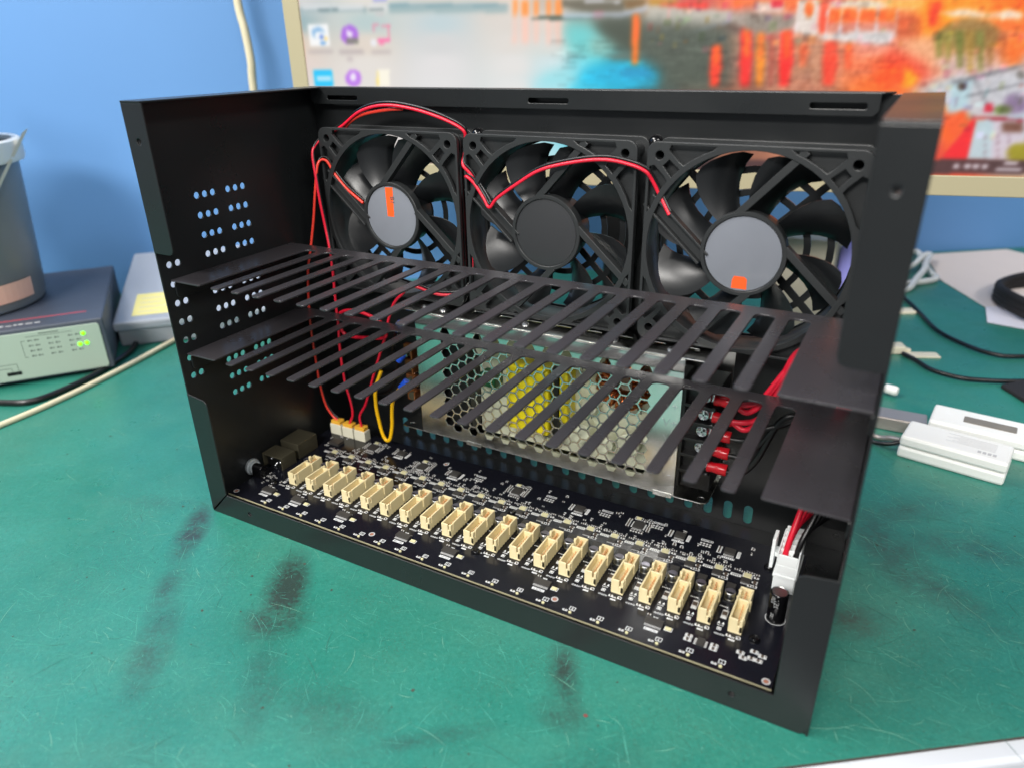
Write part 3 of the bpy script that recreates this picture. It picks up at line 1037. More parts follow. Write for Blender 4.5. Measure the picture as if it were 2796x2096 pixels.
for x, y in ((90.6, 114.6), (146, 108.2), (249.8, 109.6), (321.4, 112.2), (354.6, 110)):
    put("flat_chip", fl, x, y)
    pads(x - 3.0, y - 3.5, 10, .66, 0, .34, 1.3)
    pads(x - 3.0, y + 3.2, 10, .66, 0, .34, .9)
    outline(x + 4.6, y - 3.6, x + 6.8, y + 3.2)
    for q in range(6):
        smd.cbox(x + 5.7, y - 2.9 + 1.15 * q, BZ, 1.6, .6, .35)
        silk.cbox(x - 3 + 1.2 * q, y - 6.0, BZ + .005, .8, 1.4, .03)
    outline(x - 4, y - 7, x + 4.2, y - 5.1)
    for q in range(4):
        res(x - 6.6, y - 2 + 1.7 * q, 0, 1.1)
    outline(x - 8, y - 3.2, x - 5.2, y + 4.2)
for x, y in ((165.5, 112.4), (225, 112.5), (268, 114), (338.6, 113.2), (305, 117)):
    outline(x - 4, y + 1.2, x + 4, y + 3.4)
    for q in range(2):
        for w_ in range(4):
            leads.cbox(x - 3 + 2 * w_, y - 1.3 - 2.2 * q, BZ, 1.3, 1.1, .3)
    scribble(x - 3.5, y + 2.3, 8, .9)
for _ in range(130):
    x, y = rp.uniform(46, 372), rp.choice((rp.uniform(95, 103), rp.uniform(96, 122)))
    res(x, y, rp.choice((0, 1.57)), rp.uniform(.8, 1.2))
    if rp.random() < .5:
        scribble(x - 1, y + 1.8, 3, .7, .5, .9)
for _ in range(60):
    x, y = rp.uniform(16, 34), rp.uniform(30, 120)
    if y < 46 or y > 96:
        res(x, y, rp.choice((0, 1.57)), 1.0)
for x, y in ((396.0, 13.9), (11.5, 14.5), (273.4, 18.9), (136, 19), (131, 118)):
    MB().lathe((x, y, BZ), (0, 0, 1), [(2.2, .01), (2.2, .05), (1.4, .05), (1.4, .01)], 20, True).build("plated_hole_ring", 'greyprint', pcb)
    MB().lathe((x, y, BZ), (0, 0, 1), [(1.3, .02), (.01, .02)], 16).build("hole_fill", mat("copper_pad", (150, 96, 74), .5), pcb)
for x, y in ((208.6, 84.2), (208.9, 34.9), (384.6, 40.4), (379.8, 106.2), (28.5, 34.6)):
    sc = MB().lathe((x, y, BZ), (0, 0, 1), [(3.1, 0), (3.1, 1.0), (2.4, 1.9), (1.2, 2.1)], 20)
    sc.lathe((x, y, BZ), (0, 0, 1), [(1.2, 2.1), (.6, 1.3), (.01, 1.2)], 20)
    q = sc.build("board_screw", 'blackgloss', pcb, 40)
    MB().cbox(x, y, BZ + 1.7, 3.6, .7, .5, .5).cbox(x, y, BZ + 1.7, .7, 3.6, .49, .5).build("screw_recess", 'blackplastic', q)
o = leads.build("tinned_leads", 'solder', pcb); o['kind'] = 'stuff'
o = silk.build("printed_marks", 'silk', pcb); o['kind'] = 'stuff'
o = smd.build("tinned_ends", 'solder', pcb); o['kind'] = 'stuff'
o = ceram.build("surface_mount_parts", 'ceramic', pcb); o['kind'] = 'stuff'

# jacks at the left end
jb = MB().box(2.4, 70.6, BZ, 21.4, 92.2, BZ + 13.2).build("network_jack", 'dull', pcb, None, .5)
outline(1.5, 69.0, 23.5, 93.5)
jb2 = MB().box(2.4, 51.4, BZ + 9.6, 22.2, 66.6, BZ + 10.6).box(21.2, 51.4, BZ, 22.2, 66.6, BZ + 9.6).box(2.4, 65.8, BZ, 21.2, 66.6, BZ + 9.6).box(2.4, 50.6, BZ, 3.4, 65.8, BZ + 11.4).build("usb_jack", 'dull', pcb, None, .3)
q = MB().box(4, 54, BZ, 21, 65.6, BZ + 9.2)
q.build("jack_core", 'blackplastic', jb2)
for x, z in ((9, 6.5), (14, 3.4), (18, 5.2), (12, 1.0)):
    MB().lathe((x, 54, BZ + z), (0, -1, 0), [(1.2, 0), (1.0, .8), (.01, 1.2)], 10).build("solder_blob", 'steel', jb2, 60)
kn = MB().lathe((2.2, 39.4, BZ + 5.2), (1, 0, 0), [(.01, -1), (6.0, -.9), (6.4, 0), (6.4, 1.6), (5.4, 2.0), (5.2, 4.2), (4.4, 4.6), (.01, 4.6)], 28).build("power_jack_nut", 'nut', pcb, 40)
MB().box(6.6, 35.0, BZ, 16, 42.4, BZ + 6.2).cyl((6.6, 38.7, BZ + 6.2), (15.8, 38.7, BZ + 6.2), 3.6, 18).build("power_jack_body", 'blackgloss', pcb, 40, .3)
wide = MB().box(-5.0, -3.6, .2, 5.0, 3.6, 2.6).mesh("wide_chip")
wide.materials.append(M['chip'])
put("wide_chip", wide, 31, 104)
pads(26.6, 99.5, 8, 1.25, 0, .5, 1.6)
MB().box(26, 98, BZ + .01, 27, 99, BZ + .1).build("pin_mark", 'silk', pcb)

# three ivory fan headers
for x in (14.2, 27.0, 39.8):
    hd = MB().box(x, 116.2, BZ, x + 11.6, 123.4, BZ + 9.5).build("fan_header", 'ivoryplug', pcb, None, .4)
    MB().box(x + .8, 116.9, BZ + 9.52, x + 10.8, 122.6, BZ + 12.6).box(x + 3, 122.6, BZ + 6, x + 8.6, 124.6, BZ + 12).build("plug", 'yellowplug', hd, None, .3)

# power inlet at the right: a nylon socket, its plug, and a tall can
mx_ = MB().box(384.6, 87, BZ, 397.2, 113, BZ + 10).box(384.0, 86.4, BZ + 10.02, 397.9, 113.4, BZ + 12).build("power_socket", 'nylon', pcb, None, .4)
cap = MB().lathe((391.6, 62.6, BZ), (0, 0, 1), [(4.9, .05), (5.05, .5), (5.05, 1.2), (4.85, 1.8), (5.05, 2.4), (5.05, 18.6), (4.7, 19.4), (4.3, 19.6)], 32).build("tall_capacitor", 'blackgloss', pcb, 40)
MB().lathe((391.6, 62.6, BZ), (0, 0, 1), [(4.3, 19.62), (4.0, 19.3), (.01, 19.3)], 28).build("capacitor_lid", 'alu', cap, 40)
MB().lathe((391.6, 62.6, BZ), (0, 0, 1), [(5.6, .01), (5.6, .05), (5.3, .05), (5.3, .01)], 32, True).build("ring_mark", 'silk', pcb)
pr = MB()
def wrap_text(s_, a, z, size):
    me = text_mesh(s_, size, .01)
    for v in me.vertices:
        t = a + v.co.y / 5.08
        v.co = Vector((391.6 + 5.09 * math.cos(t), 62.6 + 5.09 * math.sin(t), z + v.co.x))
    pr.addmesh(me)
wrap_text("220", math.radians(-118), 28, 3.2)
wrap_text("25V", math.radians(-96), 26, 3.6)
wrap_text("105", math.radians(-112), 17, 2.8)
for q in range(6):
    t0 = math.radians(-78 + 3 * q)
pr.build("printed_rating", 'silk', cap)

# ------------------------------------------------------------------ wiring inside the case
def shift(pts, dx, dy, dz):
    return [(p[0] + dx, p[1] + dy, p[2] + dz) for p in pts]
def fan_cable(label, pts, red='red', r=1.15):
    r *= .84
    t = thing("fan_cable", label, "cable", pts[-1], "red and black fan leads")
    MB().tube(pts, r, 9, 7).build("red_wire", red, t, 60)
    MB().tube(shift(pts, .3, .9, 1.9), r * .92, 8, 7).build("black_wire", 'blackwire', t, 60)
    return t
fan_cable("orange-red fan lead leaving the left fan and hanging beside the left wall",
          [(60, 134.5, 207), (44.6, 136.0, 216), (34.5, 136.2, 226), (29, 134.5, 235.5), (25, 130, 234), (22.8, 126, 216), (17, 126, 193), (11.5, 125, 172), (8.5, 121, 152), (6, 119.5, 126), (5, 119, 104),
           (5.2, 119, 84), (6, 119, 58), (8.8, 119.4, 38), (14.6, 119.8, 27.6), (20, 119.9, 24.3)], 'redorange', 1.2)
arc = fan_cable("red fan lead arching over the top of the left fan",
          [(169.4, 134.5, 213), (164.4, 136, 219), (158, 136.2, 227), (153.6, 135, 233.5), (149, 134, 239), (147, 140, 246), (147.4, 141, 254), (146.5, 139, 260.6), (133, 137, 267), (109.6, 137, 272.6), (85, 137, 274.6), (62.5, 138, 270), (42, 140, 259),
           (27, 138, 252), (21.5, 130, 243), (24, 127, 224), (26, 126, 206), (28, 126, 188), (31.5, 124, 172), (33.6, 122, 155), (33, 121.5, 130), (32.6, 121.5, 110), (31.8, 121, 88), (33, 120.6, 63), (37.2, 120, 45), (37.8, 119.8, 33.5), (33.4, 119.6, 24.4)], 'red', 1.3)
MB().tube([(98, 140, 272.4), (84, 139.6, 271.4), (62, 140, 267.6), (46, 142, 260), (36, 146, 250)], 1.25, 9, 7).build("orange_red_wire", 'redorange', arc, 60)
fan_cable("long red fan lead looping across the front of the middle fan",
          [(291, 134.5, 218), (284, 136, 228.5), (279.4, 134.5, 237), (275.5, 132, 242.4), (266, 130.6, 246), (251, 130.4, 247.8), (232, 130.4, 245.6), (208.5, 130.4, 239.6), (190.7, 130.4, 229.4), (176, 131, 219.4), (169.6, 132, 213), (164, 134.4, 218), (157, 134.6, 227), (151.5, 134, 231.5), (147.2, 140, 228), (147, 146, 210), (147, 145, 170), (146, 134, 152), (128, 128, 148), (106, 124, 153), (98, 123.6, 146), (89, 123.4, 137), (82.6, 122.6, 122), (77, 122, 105), (66.6, 121.4, 81), (56, 120.6, 54), (51.6, 120.2, 44), (45.4, 119.9, 34), (46, 119.8, 24.5)], 'red', 1.3)
o = MB().tube([(34.6, 121.8, 118), (38, 121, 123), (48.3, 120.4, 126.4), (61.3, 120.4, 126), (76, 120.6, 121.6), (81, 121, 112), (76, 121.4, 107.6), (64, 121.8, 105.8), (49, 121.8, 103.8), (38, 121.6, 105), (33.4, 121.6, 112)], 1.35, 9, 7).build("wire_loop", 'red', None, 60)
tag(o, "spare loop of red wire behind the lower shelf, left of the power supply", "wire")

t = thing("mains_lead", "yellow wire hanging in a U with a blue crimp at the power supply", "wire", (75, 116, 20))
MB().tube([(96, 117.5, 74), (92, 116.5, 69.5), (86, 116, 60.5), (83.4, 116, 50), (82, 116, 36), (78.8, 116, 23.5), (75.2, 116, 20.3), (71.6, 116, 24.5), (69, 116, 36), (67.4, 116, 52), (68.4, 117, 66), (73, 120, 80)], 1.5, 10, 7).build("yellow_wire", 'yellow', t, 60)
MB().cyl((93.4, 116.8, 70.6), (98.6, 119, 77.4), 2.7, 14).build("blue_crimp", 'blue', t, 40, .3)
MB().box(98, 118.2, 75.2, 102.4, 119, 79.6).build("spade", 'steel', t)
for lab, z, e in (("brown-black mains wire with a blue crimp at the middle of the left terminals", 97, 70), ("black mains wire with a blue crimp at the top of the left terminals", 122, 96)):
    t = thing("mains_lead", lab, "wire", (95, 116, z - 6))
    MB().tube([(95.6, 117.4, z - 2), (92, 119, z - 6), (86, 124, z - 14), (74, 132, e - 8), (54, 140, e - 22), (30, 146, e - 30)], 1.4, 9, 6).build("black_wire", 'blackwire', t, 60)
    MB().cyl((93.4, 116.8, z - 3.4), (98.4, 118.4, z + 3.2), 2.7, 14).build("blue_crimp", 'blue', t, 40, .3)
    MB().box(97.6, 117.4, z + 1.4, 102, 118.2, z + 5.4).build("spade", 'steel', t)

har = thing("power_harness", "red and black power leads ending in a white nylon plug on the board", "cable", (391, 99, 24.1))
for k in range(4):                      # red conductors, two on each upper terminal
    z = 112.2 - 11.8 * (k // 2)
    s_ = k % 2
    path = [(338, 119.2, z), (344, 118.8 - s_, z + .6 * s_), (352, 117.6, z - 3 + 5 * s_), (359, 117.6, z + 3 * s_ + 3), (365, 119, z + 14 + 3 * s_), (373, 121 + s_, 140 + 2.6 * k), (384, 122, 148 + 2 * k), (396, 122, 146 + k),
            (404.5 - 1.2 * k, 122, 130), (406 - 1.6 * k, 121, 104), (396 + 3.0 * k, 112, 82), (392.4 + 2.4 * k, 103 + 2.4 * k, 62), (390 + .6 * k, 95 + 4.4 * k, 47), (388.7, 91.5 + 5.2 * k, 35)]
    MB().tube(path, 1.75, 10, 7).build("red_wire", 'red', har, 60)
for k in range(4):
    z = 88.6 - 11.8 * min(k, 2)
    path = [(340, 119.2, z), (347, 119, z), (354, 119, z + 1.6), (362, 119.6, z + 10 + 2 * k), (371, 121, 103 + k), (382, 123, 108 + k), (396, 124, 106), (409, 123, 96 - k), (412.6, 119, 82), (405 + 2.4 * k, 112 + k, 76), (400 + 2.2 * k, 103 + 2 * k, 58), (396.2 + .6 * k, 95 + 4.4 * k, 46), (394.6, 91.5 + 5.2 * k, 35)]
    MB().tube(path, 1.7, 10, 7).build("black_wire", 'blackwire', har, 60)
for k in range(5):
    z = 112.2 - 11.8 * k
    q = MB().lathe((332.2, 120.6, z), (1, 0, 0), [(.01, 0), (3.5, 0), (3.7, 1), (3.2, 4), (3.7, 6.4), (3.9, 11.6), (3.5, 12.4), (.01, 12.4)], 18).build("crimp_sleeve", 'crimp', har, 45)
    MB().box(324.4, 122.5, z - 2.7, 333, 122.9, z + 2.7).build("ring_tongue", 'steel', q)
pl = MB().box(385.0, 86.8, 24.1, 397.4, 112.6, 31)
for k in range(6):
    y = 86.8 + 5.0 * k
    pl.box(385.9, y, 31, 396.5, y + .9, 38.4 + .8 * k)
pl.box(385.0, 86.8, 31, 385.88, 112.6, 40).box(396.52, 86.8, 31, 397.4, 112.6, 40).box(390.8, 88, 31, 391.5, 112.6, 37)
pl.box(380.6, 93, 22.5, 382.6, 104, 43).box(382.6, 95, 30, 385.0, 102, 33)
pl.build("plug", 'nylon', har, None, .35)

# ------------------------------------------------------------------ monitor behind the case
md = Vector((.97287, .23137, 0))
mn = Vector((-.23137, .97287, 0))
MO = Vector((322., 402.1, 0)) - md * 465
MF = frame(MO, md, mn, (0, 0, 1))
mon = thing("monitor", "beige-framed computer monitor showing a harbour town wallpaper", "monitor", tuple(MF @ Vector((322, 60, 0))))
SW, SH_ = 645., 362.
Z0 = 206.
fr = MB().addmesh(sheet(rrect(-17, Z0 - 16.5, SW + 17, Z0 + SH_ + 16, 4, 3), [[(0, Z0), (SW, Z0), (SW, Z0 + SH_), (0, Z0 + SH_)]], 10, .8), frame((0, 10, 0), (1, 0, 0), (0, 0, 1), (0, -1, 0)))
fr.xform(MF).build("bezel", 'bezel', mon)
MB().box(-15.5, 10.1, Z0 - 15, SW + 15.5, 26, Z0 + SH_ + 14).box(40, 26, Z0 + 10, SW - 40, 52, Z0 + SH_ - 20).xform(MF).build("rear_shell", 'blackplastic', mon, None, 2.)
MB().box(290, 54, 6, 354, 76, Z0 + 140).xform(MF).build("stand_neck", 'blackplastic', mon, None, 3.)
MB().addmesh(sheet(rrect(212, -20, 432, 150, 24, 5), [], 8, 1.5)).xform(MF).build("stand_foot", 'blackplastic', mon)
LAT = [[-3,146,215,215,215],[71,143,226,222,216],[142,141,216,212,206],[210,139,228,215,205],[243,138,200,190,180],[275,137,165,160,150],[307,136,150,140,120],[337,135,190,150,110],[367,134,205,90,80],[396,134,235,120,90],[453,132,240,110,60],[507,130,240,160,90],[558,129,255,150,40],[607,127,255,120,20],[-6,129,160,182,186],[69,127,190,206,206],[141,125,198,212,216],[210,123,222,216,210],[243,123,226,218,210],[276,122,150,160,150],[307,121,105,108,98],[338,120,196,186,176],[368,120,185,175,165],[398,119,175,165,155],[455,118,230,190,180],[509,116,240,130,90],[561,115,250,160,60],[610,114,240,120,50],[-9,110,226,212,198],[67,108,226,216,206],[140,107,216,216,216],[210,106,226,221,216],[244,105,221,222,218],[276,105,160,205,200],[308,104,95,100,85],[339,104,108,110,96],[370,103,115,108,95],[400,102,150,120,100],[457,101,200,140,110],[512,100,228,150,130],[564,100,235,170,130],[614,99,240,140,90],[-12,90,229,216,210],[65,89,231,226,221],[139,89,229,227,227],[210,88,231,229,227],[244,87,216,229,231],[277,87,120,215,226],[309,87,70,150,155],[341,86,92,96,88],[371,86,105,98,86],[401,86,150,110,95],[460,85,180,130,105],[515,84,230,120,80],[568,84,222,190,185],[618,83,216,200,205],[-15,70,229,222,220],[62,70,231,227,224],[138,70,230,229,229],[209,69,231,231,230],[244,69,190,229,236],[277,69,70,200,226],[310,69,40,165,185],[342,69,72,88,84],[373,69,100,92,80],[403,68,150,100,80],[462,68,190,130,105],[518,68,240,120,50],[571,68,190,200,205],[622,68,205,205,215],[-20,39,229,222,220],[59,40,229,222,220],[136,40,229,222,220],[209,41,229,222,220],[244,41,190,229,236],[278,41,70,200,226],[311,41,40,165,185],[344,42,72,88,84],[375,42,100,92,80],[406,42,150,100,80],[466,42,190,130,105],[522,43,240,120,50],[577,43,225,120,70],[628,43,195,205,215],[-27,0,229,222,220],[55,2,229,222,220],[134,3,229,222,220],[208,4,229,222,220],[244,5,190,229,236],[279,6,70,200,226],[313,6,40,165,185],[346,7,72,88,84],[378,8,100,92,80],[410,8,150,100,80],[470,10,190,130,105],[528,11,240,120,50],[583,12,215,80,60],[635,13,190,170,150]]
